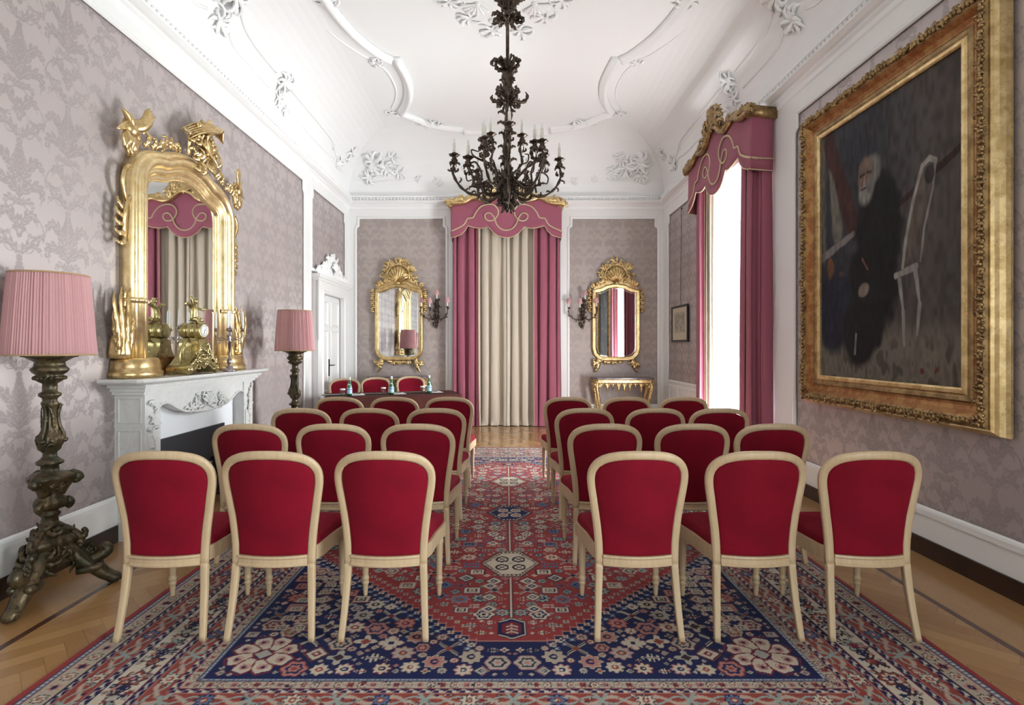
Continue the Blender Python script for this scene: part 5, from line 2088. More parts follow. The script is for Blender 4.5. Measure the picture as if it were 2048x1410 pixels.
# ---------------------------------------------------------------- console tables
def make_console(lab, gold, ztop):
    t = thing('console_table', lab, 'table')
    rr = random.Random(40)
    W, Dp = .535, .44
    U, Z, N = V(1, 0, 0), V(0, 0, 1), V(0, -1, 0)
    b = MB()
    b.prism([(-W, -.0), (W, -.0), (W, -Dp + .08), (W - .07, -Dp), (-W + .07, -Dp), (-W, -Dp + .08)], ztop - .022, ztop, lambda a, c, d: V(a, c, d))
    b.build('marble_top', simple('dark_violet_marble', (.16, .13, .15), .2, var=.4, vscale=8), t)
    b = MB()
    edge = [V(-W, 0, ztop - .05), V(-W, -Dp + .08, ztop - .05), V(-W + .07, -Dp, ztop - .05), V(W - .07, -Dp, ztop - .05), V(W, -Dp + .08, ztop - .05), V(W, 0, ztop - .05)]
    ring = [(-.03, .026), (.012, .026), (.016, .016), (.004, .010), (.004, -.002), (.0, -.012), (.0, -.03), (-.012, -.045), (-.03, -.045)]
    b.sweep(edge, [(-a, q) for a, q in ring], (0, 0, 1), smooth=False)
    b.build('apron_moulding', gold, t)
    b = MB()
    for k in range(9):
        x = -.40 + .1 * k
        L = (.07, .15, .07, .17, .07)[k % 4] if k != 4 else .19
        z0 = ztop - .09
        b.blob((x, -Dp + .03, z0 - L * .35), .026, .016, L * .5, 8, 6)
        for s in (-1, 1):
            b.blob((x + s * .022, -Dp + .03, z0 - L * .2), .014, .014, L * .28, 6, 5)
        b.blob((x, -Dp + .025, z0 - L * .85), .012, .012, .02, 6, 4)
        scroll(b, (x, -Dp + .03, z0), U, Z, N, pi + .3, .07, .3, 2, .012, .3)
        scroll(b, (x, -Dp + .03, z0), U, Z, N, -.3, .07, -.3, -2, .012, .3)
    for s in (-1, 1):
        for k in range(4):
            L = (.1, .06, .12, .06)[k]
            b.blob((s * (W - .02), -Dp + .12 + .08 * k, ztop - .10 - L * .35), .016, .024, L * .5, 8, 6)
    b.build('drop_pendants', gold, t)
    for s in (-1, 1):
        for f in (0, 1):
            b = MB()
            x, y = s * (W - .07), (-Dp + .06 if not f else -.06)
            P = cr([V(x, y, ztop - .08), V(x + s * .02, y - .015, ztop - .16), V(x - s * .02, y, .5), V(x - s * .05, y + .01, .3), V(x, y, .12), V(x + s * .02, y - .01, .03)], 5)
            b.tube(P, [interp([(0, .045), (.2, .05), (.5, .03), (.8, .026), (1, .045)], i / (len(P) - 1)) for i in range(len(P))], 10, .8)
            b.blob(V(x + s * .02, y, .03), .055, .055, .03)
            for k in range(12):
                b.blob(V(x - s * .0, y - .042, ztop - .16 - .035 * k), .011, .011, .013, 6, 4)
            for k in range(5):
                scroll(b, V(x, y - .02, ztop - .12), U, Z, N, rr.uniform(0, 6), .10, .5, 3, .02, .3)
            b.build('leg', gold, t)
    b = MB()
    b.tube(cr([V(-W + .07, -Dp + .08, .10), V(-.2, -.22, .13), V(0, -.2, .17), V(.2, -.22, .13), V(W - .07, -Dp + .08, .10)], 5), .022, 8)
    b.build('stretcher', gold, t)
    return t


c0 = make_console('gilded console table with drop pendants under the right end-wall mirror', M_gold, .892)
c0.location = (2.09, YB - .045, 0)
c0['group'] = 'gilded consoles against the end wall'
dup(c0, (-1.93, YB - .045, .02), 0, 'gilded console table mostly hidden behind the three facing chairs', 'gilded consoles against the end wall')

# ---------------------------------------------------------------- large framed portrait on the right wall


def attr_mat(name, rough=.5, coat=0.0, bump=0.0):
    n = NT(name)
    a = n.node('ShaderNodeAttribute', attribute_name='pattern')
    n.nt.links.new(a.outputs['Color'], n.bsdf.inputs['Base Color'])
    n.set(Roughness=rough)
    n.bsdf.inputs['Coat Weight'].default_value = coat
    n.bsdf.inputs['Coat Roughness'].default_value = .25
    n.bsdf.inputs['Specular IOR Level'].default_value = .15
    if bump:
        x, y, z = n.coord()
        n.bump(n.noise(n.vec(x, y, z), 160 if bump > .3 else 45, 4, .7), bump, .003)
    return n.mat


grid_object = attr_grid

pt = thing('framed_painting', 'huge dark portrait of a seated figure in a deep gilded frame', 'painting', (0, 0, 0))
PY0, PY1, PZ0, PZ1 = 3.36, 4.90, 1.18, 3.335
nr = np.random.RandomState(5)


def vnoise(X, Y, s, seed=0):
    r = np.random.RandomState(seed)
    g = r.rand(64, 64)
    x, y = X * s, Y * s
    i, j = np.floor(x).astype(int), np.floor(y).astype(int)
    fx, fy = x - i, y - j
    fx, fy = fx * fx * (3 - 2 * fx), fy * fy * (3 - 2 * fy)
    a = g[i % 64, j % 64] * (1 - fx) + g[(i + 1) % 64, j % 64] * fx
    c = g[i % 64, (j + 1) % 64] * (1 - fx) + g[(i + 1) % 64, (j + 1) % 64] * fx
    return a * (1 - fy) + c * fy


def paint_img(U, Z):
    # u: 0 left (far) .. 1 right (near) ; v: 0 bottom .. 1 top
    u = (PY1 - U) / (PY1 - PY0)
    v = (Z - PZ0) / (PZ1 - PZ0)
    n1 = vnoise(u, v, 6, 1)
    n2 = vnoise(u, v, 22, 2)
    n3 = vnoise(u, v * .5, 60, 3)
    C = np.empty((len(u), 3))
    C[:] = (0.026, 0.027, 0.034)
    def mixin(mask, col):
        m = np.clip(mask, 0, 1)[:, None]
        C[:] = C * (1 - m) + np.array(col) * m
    def sst(x, a, b):
        t = np.clip((x - a) / (b - a), 0, 1)
        return t * t * (3 - 2 * t)
    def ell(cx, cy, rx, ry, ang=0, soft=.15):
        c, s = cos(ang), sin(ang)
        dx, dy = u - cx, v - cy
        a = dx * c + dy * s
        d = -dx * s + dy * c
        rr = np.sqrt((a / rx) ** 2 + (d / ry) ** 2) + (n2 - .5) * .25
        return 1 - sst(rr, 1 - soft, 1 + soft)
    def line(x0, y0, x1, y1, w, w2=None, soft=.25):
        w2 = w if w2 is None else w2
        L2 = (x1 - x0) ** 2 + (y1 - y0) ** 2
        t = np.clip(((u - x0) * (x1 - x0) + (v - y0) * (y1 - y0)) / L2, 0, 1)
        d = np.sqrt((u - x0 - t * (x1 - x0)) ** 2 + (v - y0 - t * (y1 - y0)) ** 2)
        ww = w + (w2 - w) * t
        return 1 - sst(d / ww + (n2 - .5) * .3, 1 - soft, 1 + soft)
    # wall behind, warmer to the right
    mixin(sst(u, .42, .8) * .85, (.078, .067, .060))
    mixin(sst(n2, .45, .8) * sst(u, .3, .6) * .35, (.05, .035, .034))
    mixin(sst(n1, .5, .9) * .4 * sst(v, .3, .6), (.05, .05, .055))
    mixin(line(.62, .60, 1.02, .72, .012), (.035, .018, .016))
    mixin(sst(n3 * n1, .35, .6) * sst(u, .6, .9) * .5, (.03, .034, .042))
    # floor
    mixin((1 - sst(v, .13, .24)) * (.55 + .45 * n2), (.17, .15, .118))
    mixin((1 - sst(v, .10, .24)) * sst(n3 * .5 + n2 * .5, .5, .7) * .8, (.035, .030, .027))
    # drapery / easel at the left
    mixin((1 - sst(u, .03, .07)) * sst(v, .45, .5) * (.6 + .4 * n3), (.10, .092, .085))
    mixin(line(.10, .84, .16, .58, .022, .045), (.12, .115, .095))
    mixin(line(.08, .95, .30, .58, .045, .05), (.045, .017, .014))
    mixin(line(.0, .49, .30, .555, .018, .012), (.15, .135, .13))
    mixin(ell(.10, .43, .03, .055, .3), (.16, .065, .025))
    mixin(ell(.17, .39, .05, .022, .5), (.13, .055, .03))
    mixin(ell(.13, .27, .17, .16), (.014, .016, .028))
    # dark figure
    mixin(ell(.48, .55, .17, .20, .1), (.008, .008, .009))
    mixin(ell(.45, .36, .18, .20, 0), (.008, .008, .009))
    mixin(ell(.36, .18, .15, .13, .3), (.010, .009, .010))
    mixin(ell(.445, .765, .060, .048, .3, .3), (.15, .145, .135))
    mixin(ell(.395, .765, .060, .055, .1, .25), (.14, .098, .078))
    mixin(ell(.375, .735, .030, .035, 0, .5), (.20, .13, .10))
    mixin(ell(.395, .690, .052, .040, .2, .4), (.20, .19, .175))
    mixin(ell(.430, .715, .030, .035, 0, .5), (.13, .12, .11))
    mixin(line(.355, .758, .385, .763, .006, .006, .6), (.03, .02, .018))
    mixin(line(.405, .765, .435, .760, .006, .006, .6), (.04, .03, .025))
    mixin(line(.350, .772, .390, .778, .004, .004, .6), (.10, .09, .08))
    mixin(line(.375, .750, .368, .725, .005, .008, .6), (.10, .06, .045))
    mixin(line(.360, .708, .400, .710, .004, .004, .6), (.06, .03, .028))
    mixin(ell(.38, .335, .045, .025, .3), (.17, .135, .11))
    mixin(line(.37, .45, .41, .41, .006), (.12, .06, .04))
    # pale chair, three-quarter view
    mixin(line(.80, .66, .69, .44, .036), (.10, .080, .066))
    for p in ((.775, .70, .72, .60), (.72, .60, .675, .48), (.675, .48, .655, .39), (.775, .70, .815, .715), (.815, .715, .85, .70)):
        mixin(line(*p, .009), (.25, .235, .215))
    for p in ((.85, .70, .835, .62), (.835, .62, .785, .50), (.785, .50, .765, .40)):
        mixin(line(*p, .006), (.19, .175, .16))
    mixin(ell(.815, .665, .028, .03, .3), (.03, .026, .026))
    mixin(line(.61, .365, .74, .385, .011), (.22, .205, .19))
    for p in ((.635, .35, .66, .24), (.66, .24, .665, .13), (.735, .37, .76, .26), (.76, .26, .745, .165)):
        mixin(line(*p, .012, .007), (.23, .215, .20))
    mixin(line(.32, .17, .31, .10, .007), (.14, .13, .12))
    mixin(ell(.80, .055, .07, .02, 0) * (n2 > .5), (.12, .03, .025))
    C *= (0.70 + .65 * n3)[:, None]
    return C


M_canvas = attr_mat('dark_oil_paint', .6, .0, .25)
cv = grid_object('canvas', M_canvas, np.linspace(PY0, PY1, 330), np.linspace(PZ0, PZ1, 440), lambda a, c: (np.full_like(a, XR - .075), a, c), paint_img)
cv.parent = pt
b = MB()
b.box(XR - .073, XR - .02, PY0, PY1, PZ0, PZ1)
b.build('stretcher_board', M_darkwood, pt)
pp = [(PY1, PZ0), (PY0, PZ0), (PY0, PZ1), (PY1, PZ1)]      # clockwise seen from the room


def pring(rg_):
    b = MB()
    b.sweep([V(XR - .0, a, c) for a, c in pp], [(-s, max(d, .021)) for s, d in rg_], (-1, 0, 0), closed=True, smooth=False)
    return b


# profile: distance outward from the sight edge, distance out from the wall
part_label(pring([(-.012, .07), (-.012, .092), (.0, .10), (.022, .10), (.034, .088), (.034, .03), (-.012, .03)]).build('sight_edge', M_gold, pt), 'thin bright inner gilt edge')
part_label(pring([(.030, .03), (.030, .088), (.045, .095), (.066, .098), (.078, .09), (.078, .03)]).build('ornament_band', M_gold_old, pt), 'dark ornamented inner band')
part_label(pring([(.076, .03), (.076, .088), (.095, .088), (.12, .10), (.145, .125), (.155, .132), (.155, .03)]).build('cove_moulding', M_gold_red, pt), 'smooth reddish gilt cove')
carv = pring([(.153, .02), (.153, .132), (.17, .142), (.20, .142), (.215, .125), (.215, .02)])
carv_o = carv.build('carved_band', M_gold_old, pt)
b = MB()
rng = random.Random(55)
W_, H_ = PY1 - PY0, PZ1 - PZ0
for side in range(4):
    if side in (0, 2):
        cnt = int((W_ + .37) / .032)
        for k in range(cnt):
            y = PY0 - .185 + (k + .5) / cnt * (W_ + .37)
            z = (PZ0 - .185) if side == 0 else (PZ1 + .185)
            b.blob((XR - .145, y, z + rng.uniform(-.008, .008)), .016, .017, .024, 6, 4)
            scroll(b, (XR - .145, y, z), V(0, 1, 0), V(0, 0, 1), V(-1, 0, 0), rng.uniform(0, 6.28), .055, .6, rng.choice((-3, 3)), .012, .3, .3, .5, 7, 5)
    else:
        cnt = int((H_ + .37) / .034)
        for k in range(cnt):
            z = PZ0 - .185 + (k + .5) / cnt * (H_ + .37)
            y = (PY0 - .185) if side == 1 else (PY1 + .185)
            b.blob((XR - .145, y + rng.uniform(-.008, .008), z), .016, .024, .017, 6, 4)
            scroll(b, (XR - .145, y, z), V(0, 1, 0), V(0, 0, 1), V(-1, 0, 0), rng.uniform(0, 6.28), .055, .6, rng.choice((-3, 3)), .012, .3, .3, .5, 7, 5)
b.build('leaf_carving', M_gold_old, carv_o)
part_label(pring([(.213, .0), (.213, .118), (.225, .12), (.235, .105), (.25, .09), (.258, .06), (.262, .035), (.262, .0)]).build('outer_edge', M_gold, pt), 'plain gilded outer edge')

# small framed print hanging by the window
fp_ = thing('framed_print', 'small black-framed print hanging between the corner and the window', 'picture', (0, 0, 0))
b = MB()
py = [(9.42, 1.53), (8.62, 1.53), (8.62, 2.13), (9.42, 2.13)]
b.sweep([V(XR - .022, a, c) for a, c in py], [(.03, 0), (.03, .02), (.0, .026), (-.006, .02), (-.006, 0)], (-1, 0, 0), closed=True, smooth=False)
b.build('frame', M_black, fp_)
b = MB()
b.box(XR - .034, XR - .024, 8.62, 9.42, 1.53, 2.13)
n = NT('sepia_print')
x, y, z = n.coord()
ins_ = ((y - 9.02).abs().lt(.27)) * ((z - 1.85).abs().lt(.17))
hz = n.noise(n.vec(x, y * 1.0, z * 1.4), 9, 5, .6).ss(.35, .7)
n.color(n.mixc(ins_ * (hz * .6 + .25), (.52, .47, .36), (.13, .14, .12)))
part_label(b.build('print', n.mat, fp_), 'faded engraving on cream paper')
b = MB()
b.tube([V(XR - .03, 8.98, 2.14), V(XR - .03, 8.93, 3.72)], .004, 5)
b.blob((XR - .03, 8.93, 3.73), .015)
b.build('hanging_wire', M_black, fp_)

# ---------------------------------------------------------------- clock and candelabrum on the mantel shelf
ZM = 1.213
ck = thing('mantel_clock', 'ornate bronze drum clock crowned by a cherub, on the mantel shelf', 'clock', (-2.715, 4.70, ZM))
A_, B_, C_ = V(0, 1, 0), V(0, 0, 1), V(1, 0, 0)
b = MB()
R = []
for z, sy, sx in ((.05, .19, .085), (.08, .20, .09), (.13, .15, .085), (.18, .10, .075), (.23, .075, .065), (.28, .068, .06), (.30, .075, .065), (.31, .07, .06)):
    R.append([V(sx * cos(2 * pi * k / 20), sy * sin(2 * pi * k / 20), z) for k in range(20)])
b.rings(R[3:])
hw = [(.035, .232), (.05, .236), (.075, .222), (.10, .185), (.13, .150), (.17, .110), (.21, .086), (.26, .074), (.30, .082)]
for d0, d1, q in ((-.085, .078, 1.0), (.078, .092, .90)):
    ol_ = [(y * q, z) for z, y in hw] + [(-y * q, z) for z, y in reversed(hw)] + [(-.19 * q, .03), (-.13, .035), (-.10, .06), (-.06, .075), (-.03, .062), (0, .045), (.03, .062), (.06, .075), (.10, .06), (.13, .035), (.19 * q, .03)]
    b.prism(ol_, d0, d1, lambda a, c, d: V(d, a, c), smooth=True)
for s in (-1, 1):
    b.lathe([(.004, -.10), (.030, -.098), (.038, -.09), (.038, .088), (.033, .10), (.02, .102), (.018, .11), (.004, .112)], 20, (0, s * .205, .045), ax='x')
    b.tube(cr([V(.0, s * .08, .29), V(0, s * .125, .275), V(0, s * .16, .225), V(0, s * .155, .16), V(0, s * .12, .125)], 4), [.008 + .006 * sin(pi * k / 16) for k in range(17)], 7)
    b.tube(cr([V(.095, s * .205, .085), V(.095, s * .15, .115), V(.095, s * .10, .17), V(.095, s * .07, .24), V(.08, s * .065, .29)], 4), .009, 6)
    b.tube(cr([V(.098, s * .165, .05), V(.098, s * .12, .075), V(.098, s * .06, .095), V(.098, s * .0, .075)], 4), .007, 6)
    for d in ():
        S = V(0, s, 0)
        b.tube(cr([V(d, 0, .30) + S * .06, V(d, 0, .22) + S * .08, V(d * 1.3, 0, .13) + S * .14, V(d * 1.5, 0, .07) + S * .20, V(d * 1.5, 0, .03) + S * .235, V(d * 1.5, 0, .04) + S * .265,
                   V(d * 1.5, 0, .075) + S * .26, V(d * 1.5, 0, .07) + S * .235], 4), [.02] * 8 + [.026] * 8 + [.022] * 8 + [.018] * 4 + [.012], 8)
    b.blob((.07, s * .21, .012), .02, .02, .012)
    b.blob((-.07, s * .21, .012), .02, .02, .012)
b.build('base', M_bronze_gilt, ck)
b = MB()
rng = random.Random(8)
for k in range(34):
    y = rng.uniform(-.16, .16)
    z = rng.uniform(.07, .28 - abs(y) * .9)
    scroll(b, (.09, y, z), A_, B_, C_, rng.uniform(0, 6.28), rng.uniform(.05, .09), rng.uniform(-1, 1), rng.choice((-3, 3)), .012, .3, .3, .5, 9, 5)
for s in (-1, 1):
    scroll(b, (0, s * .07, .30), V(0, s, 0), B_, C_, -.3, .36, -1.0, -2.2, .016, .05, .1)
b.build('scroll_mounts', M_bronze_gilt, ck)
b = MB()
b.lathe([(.05, -.09), (.066, -.088), (.070, -.075), (.064, -.065), (.064, -.03), (.072, -.025), (.072, -.012), (.066, -.006), (.066, .02), (.074, .028), (.074, .042), (.068, .05), (.070, .06), (.077, .068), (.077, .08), (.07, .09), (.058, .094), (.055, .088), (.002, .088)], 28, (0, 0, .375), ax='x')
d = b.build('drum', M_bronze_gilt, ck)
b = MB()
b.lathe([(.002, .0885), (.057, .0885), (.057, .090), (.002, .0925)], 28, (0, 0, .375), ax='x')
dial = part_label(b.build('dial', M_white, ck), 'white enamel dial')
b = MB()
for k in range(12):
    a = 2 * pi * k / 12
    b.blob((.0925, .043 * sin(a), .375 + .043 * cos(a)), .0015, .0032, .0045, 6, 4)
b.tube([V(.095, 0, .375), V(.095, .02, .39)], .0018, 5)
b.tube([V(.095, 0, .375), V(.095, -.008, .342)], .0015, 5)
b.build('hour_marks_and_hands', M_black, dial)
# cherub
b = MB()
T = [((0, 0, .455), .036), ((0, .004, .50), .036), ((.004, .002, .54), .032), ((.006, -.002, .575), .03), ((.008, -.004, .60), .014)]
b.tube([V(*p) for p, r in T], [r for p, r in T], 12)
b.blob((.012, -.006, .632), .027, .026, .030, 12, 8)
b.blob((.038, -.006, .628), .006, .005, .006)
for s in (-1, 1):
    b.blob((.034, -.006 + s * .010, .636), .004)
    b.blob((.008, -.006 + s * .026, .630), .004, .003, .005)
for k in range(22):
    a = rng.uniform(0, 6.28)
    b.blob((.002 + .014 * cos(a), -.006 + .018 * sin(a), .648 + rng.uniform(-.006, .008)), .008)
b.tube(cr([V(.005, -.024, .585), V(.02, -.055, .60), V(.025, -.075, .635), V(.02, -.082, .665)], 3), [.014, .013, .012, .011, .011, .010, .010, .009, .009, .008], 8)
b.tube(cr([V(.005, .026, .58), V(.03, .055, .565), V(.04, .085, .56), V(.045, .105, .58)], 3), [.014, .013, .012, .011, .011, .010, .010, .009, .009, .008], 8)
b.tube(cr([V(.01, -.014, .47), V(.05, -.03, .475), V(.065, -.035, .45), V(.075, -.035, .42)], 3), [.022, .021, .02, .018, .017, .015, .014, .013, .012, .012], 8)
b.tube(cr([V(.01, .016, .47), V(.04, .04, .47), V(.035, .07, .455), V(.025, .085, .44)], 3), [.022, .021, .02, .018, .017, .015, .014, .013, .012, .012], 8)
for s in (-1, 1):
    scroll(b, (-.02, s * .015, .575), V(0, s, 0), B_, C_, .7, .10, -.4, -.8, .02, .1)
    for k in range(4):
        f = V(.028, (-.085 if s < 0 else .108) + (k - 1.5) * .004, .67 if s < 0 else .59)
        b.tube([f, f + V(.002, (k - 1.5) * .003, .014)], [.003, .002], 5)
b.build('cherub_figure', M_bronze_gilt, ck)

cn = thing('candelabrum', 'small tarnished silver candelabrum with five white candles on the mantel shelf', 'candelabrum', (-2.64, 5.16, ZM))
b = MB()
b.lathe([(.01, 0), (.062, 0), (.064, .01), (.05, .022), (.035, .03), (.03, .045), (.018, .05), (.016, .065), (.026, .085), (.022, .11), (.011, .13), (.009, .15)], 20)
b.lathe([(.009, .14), (.010, .15), (.013, .28), (.02, .285), (.012, .30), (.02, .32), (.012, .34), (.010, .38)], 16)
b.build('stem', M_silver, cn)
for k in range(5):
    if k < 4:
        a = k * pi / 2 + .35
        r, zc = .115, .40
    else:
        a, r, zc = 0, 0.0, .42
    u = V(cos(a), sin(a), 0)
    b = MB()
    if r:
        P = cr([V(0, 0, .315), u * .03 + V(0, 0, .30), u * .06 + V(0, 0, .325), u * .09 + V(0, 0, .315), u * .115 + V(0, 0, .345), u * r + V(0, 0, .385)], 4)
        b.tube(P, .005, 6)
        scroll(b, u * .05 + V(0, 0, .30), u, V(0, 0, 1), V(-sin(a), cos(a), 0), .2, .10, -1, -6, .005, 0, 0, tip=.5, n=18)
    b.lathe([(.004, zc - .02), (.012, zc - .012), (.024, zc - .002), (.022, zc), (.009, zc), (.0095, zc + .02)], 12, tuple(u * r))
    arm = b.build('arm', M_silver, cn)
    b = MB()
    b.lathe([(.002, zc + .01), (.010, zc + .01), (.0105, zc + .04), (.009, zc + .12), (.007, zc + .155), (.001, zc + .175)], 12, tuple(u * r))
    b.build('candle', M_white, arm)


# ---------------------------------------------------------------- rug
RX0, RX1, RY0, RY1 = -2.015, 2.075, 1.64, 7.72
RW, RL = RX1 - RX0, RY1 - RY0
RES = 0.005
NXI, NYI = int(RW / RES), int(RL / RES)
IMG = np.zeros((NYI, NXI, 3), dtype=np.float32)
PALR = {'red': (.245, .032, .034), 'navy': (.007, .011, .060), 'cream': (.47, .41, .33), 'beige': (.36, .30, .235), 'grey': (.33, .31, .27), 'pink': (.36, .16, .14), 'dk': (.030, .015, .025),
        'rust': (.22, .045, .033), 'blue': (.09, .13, .22), 'wine': (.15, .014, .030), 'teal': (.23, .28, .26)}
P_ = {k: np.array(v, dtype=np.float32) for k, v in PALR.items()}
gx = (np.arange(NXI) + .5) * RES
gy = (np.arange(NYI) + .5) * RES
GX, GY = np.meshgrid(gx, gy)
dx_ = np.minimum(GX, RW - GX)
dy_ = np.minimum(GY, RL - GY)
DD = np.minimum(dx_, dy_)
SIDE = dx_ < dy_
S_ = np.where(SIDE, GY - RL / 2, GX - RW / 2)     # coordinate along the border
kr = np.random.RandomState(11)
hsh = lambda a, b_: np.abs(np.sin(a * 12.9898 + b_ * 78.233) * 43758.5453) % 1.0


def put(mask, col):
    IMG[mask] = P_[col] if isinstance(col, str) else col


FB = .70
fieldm = DD > FB
# borders
bands = [(0, .028, 'red'), (.028, .034, 'dk'), (.034, .060, 'blue'), (.060, .066, 'wine'), (.066, .150, 'beige'), (.150, .156, 'dk'), (.156, .186, 'navy'), (.186, .192, 'pink'),
         (.192, .285, 'rust'), (.285, .290, 'pink'), (.290, .325, 'navy'), (.325, .332, 'wine'), (.332, .470, 'cream'), (.470, .477, 'wine'), (.477, .510, 'navy'), (.510, .516, 'pink'),
         (.516, .600, 'rust'), (.600, .605, 'pink'), (.605, .630, 'navy'), (.630, .635, 'wine'), (.635, .680, 'beige'), (.680, .685, 'dk'), (.685, .70, 'blue')]
for a, c, col in bands:
    put((DD >= a) & (DD < c), col)


def along(center, half, period, phase=0.0):
    """local coords (p along, q across) of the motif cells of a band"""
    s = (S_ + phase) / period
    i = np.floor(s)
    return (s - i - .5) * period, DD - center, i


def flower_mask(p, q, r, k=8, dep=.28):
    a = np.arctan2(q, p)
    rr = np.hypot(p, q)
    return rr < r * (1 - dep * (.5 - .5 * np.cos(k * a)))


def ringm(p, q, r0, r1):
    rr = np.hypot(p, q)
    return (rr < r1) & (rr >= r0)


# dotted guards
for c, h, pr, col in ((.047, .007, .022, 'cream'), (.6925, .005, .018, 'cream')):
    p, q, i = along(c, h, pr)
    put((np.abs(p) < pr * .28) & (np.abs(q) < h), col)
for c in (.171, .307, .4935, .617):
    p, q, i = along(c, .012, .055)
    w = .008 * np.sin(S_ / .055 * 2 * np.pi)
    put((np.abs(q - w) < .0045) & (np.abs(q) < .014), 'grey')
    put(ringm(p, q + .004, 0, .0075), 'cream')
    p, q, i = along(c, .012, .055, .0275)
    put(ringm(p, q - .004, 0, .0065), 'rust')
# ring flower bands
for c in (.108, .658):
    sc = 1.0 if c < .3 else .66
    p, q, i = along(c, .04, .15 * sc)
    put(flower_mask(p, q, .034 * sc, 8), 'dk')
    put(flower_mask(p, q, .027 * sc, 8), 'cream')
    put(ringm(p, q, 0, .013 * sc), 'rust')
    put(ringm(p, q, 0, .006 * sc), 'cream')
    p, q, i = along(c, .04, .15 * sc, .075 * sc)
    put(flower_mask(p, q, .030 * sc, 6, .4) & (i % 2 == 0), 'pink')
    put(flower_mask(p, q, .030 * sc, 6, .4) & (i % 2 != 0), 'rust')
    put(ringm(p, q, .005, .014 * sc), 'navy')
    w = (.02 * np.sin(S_ / (.15 * sc) * 2 * np.pi)) * sc
    put((np.abs(q - w) < .0035) & (IMG[:, :, 1] == P_['beige'][1]), 'grey')
# S-leaf bands
for c in (.238, .558):
    pr = .36
    p, q, i = along(c, .045, pr)
    bandmask = np.abs(q) < .042
    w = .022 * np.sin(S_ / pr * 4 * np.pi)
    put((np.abs(q - w) < .013) & bandmask, 'pink')
    put((np.abs(q - w) < .008) & bandmask, 'beige')
    put((np.abs(q + w) < .006) & bandmask, 'teal')
    put(flower_mask(p, q, .044, 8, .25) & (i % 2 == 0), 'navy')
    put(flower_mask(p, q, .036, 8, .4) & (i % 2 == 0), 'blue')
    put(flower_mask(p, q, .044, 8, .25) & (i % 2 != 0), 'dk')
    put(flower_mask(p, q, .038, 8, .35) & (i % 2 != 0), 'cream')
    put(ringm(p, q, 0, .017), 'rust')
    put(ringm(p, q, 0, .008), 'cream')
    p, q, i = along(c, .045, pr, pr / 2)
    put((np.abs(np.abs(p) - np.abs(q) * .6) < .009) & bandmask & (np.abs(p) < .04), 'teal')
# main cream band
c = .401
pr = .52
bm = np.abs(DD - c) < .066
p, q, i = along(c, .06, pr)
w = .038 * np.sin(S_ / pr * 2 * np.pi * 2)
put((np.abs(q - w) < .006) & bm, 'dk')
put(flower_mask(p, q, .064, 8, .22) & bm, 'dk')
put(flower_mask(p, q, .057, 8, .30) & bm, 'rust')
put(flower_mask(p, q, .040, 8, .30), 'cream')
put(flower_mask(p, q, .026, 6, .30), 'navy')
put(ringm(p, q, 0, .010), 'pink')
p, q, i = along(c, .06, pr, pr / 2)
put(flower_mask(p, q, .060, 5, .5) & bm, 'dk')
put(flower_mask(p, q, .050, 5, .5), 'teal')
put(flower_mask(p, q, .030, 5, .4), 'wine')
for ph, col in ((pr / 4, 'grey'), (3 * pr / 4, 'rust'), (pr / 8, 'navy'), (5 * pr / 8, 'navy')):
    p, q, i = along(c, .06, pr, ph)
    put((np.abs(p) + np.abs(q) * 1.6 < .05) & (np.abs(p) + np.abs(q) * 1.6 > .030) & bm, 'dk')
    put(flower_mask(p, q, .028, 6, .5) & bm, col)
    put(flower_mask(p - .06, q + .035, .017, 5, .4) & bm, 'pink')
    put(flower_mask(p + .05, q - .035, .017, 5, .4) & bm, 'navy')
# small fillers scattered through the bands
IDX = [(c, h, n_) for c, h, n_ in ((.401, .058, 1500), (.238, .038, 500), (.558, .034, 420), (.108, .036, 420), (.658, .018, 200))]
BUSY = []
for c, h, n_ in IDX:
    for _ in range(n_):
        side = kr.randint(4)
        d_ = c + kr.uniform(-h, h)
        if side < 2:
            yy_ = kr.uniform(d_, RL - d_)
            BUSY.append((d_ if side == 0 else RW - d_, yy_, c))
        else:
            xx_ = kr.uniform(d_, RW - d_)
            BUSY.append((xx_, d_ if side == 2 else RL - d_, c))
# corner mitres
mitre = (np.abs(dx_ - dy_) < .004) & (DD < FB)
put(mitre, 'wine')

# field
FXc, FYc = RW / 2, RL / 2
HX, HY = RW / 2 - FB, RL / 2 - FB
ux_ = np.abs(GX - FXc)
uy_ = np.abs(GY - FYc)
put(fieldm, 'navy')
step = .042
# stepped boundary: red inside
sx_ = np.floor(ux_ / step) * step
ytip = 2.04
redm = fieldm & ((uy_ < ytip - np.maximum(0, sx_ - .16) * .97))
put(redm, 'red')
near = np.abs(uy_ - (ytip - np.maximum(0, sx_ - .16) * .97)) < .006
vert = (np.abs((ux_ / step) % 1.0 - .03) < .09) & (np.abs(uy_ - (ytip - np.maximum(0, ux_ - .16 - step / 2) * .97)) < step * .75)
put(fieldm & (near | vert) & (ux_ > .16), 'pink')
put(fieldm & near & (ux_ <= .16), 'pink')
# rows of little flowers on both sides of the steps
dist = (uy_ - (ytip - np.maximum(0, ux_ - .16) * .97)) * .72
tang = (ux_ - uy_) * .72
for off, col, cc in ((.045, 'cream', 'red'), (-.045, 'beige', 'navy'), (.085, 'blue', 'cream')):
    s = tang / .058
    p = (s - np.floor(s) - .5) * .058
    m = fieldm & (ux_ > .2)
    put(m & flower_mask(p, dist - off, .020, 4, .45), col)
    put(m & ringm(p, dist - off, 0, .007), cc)


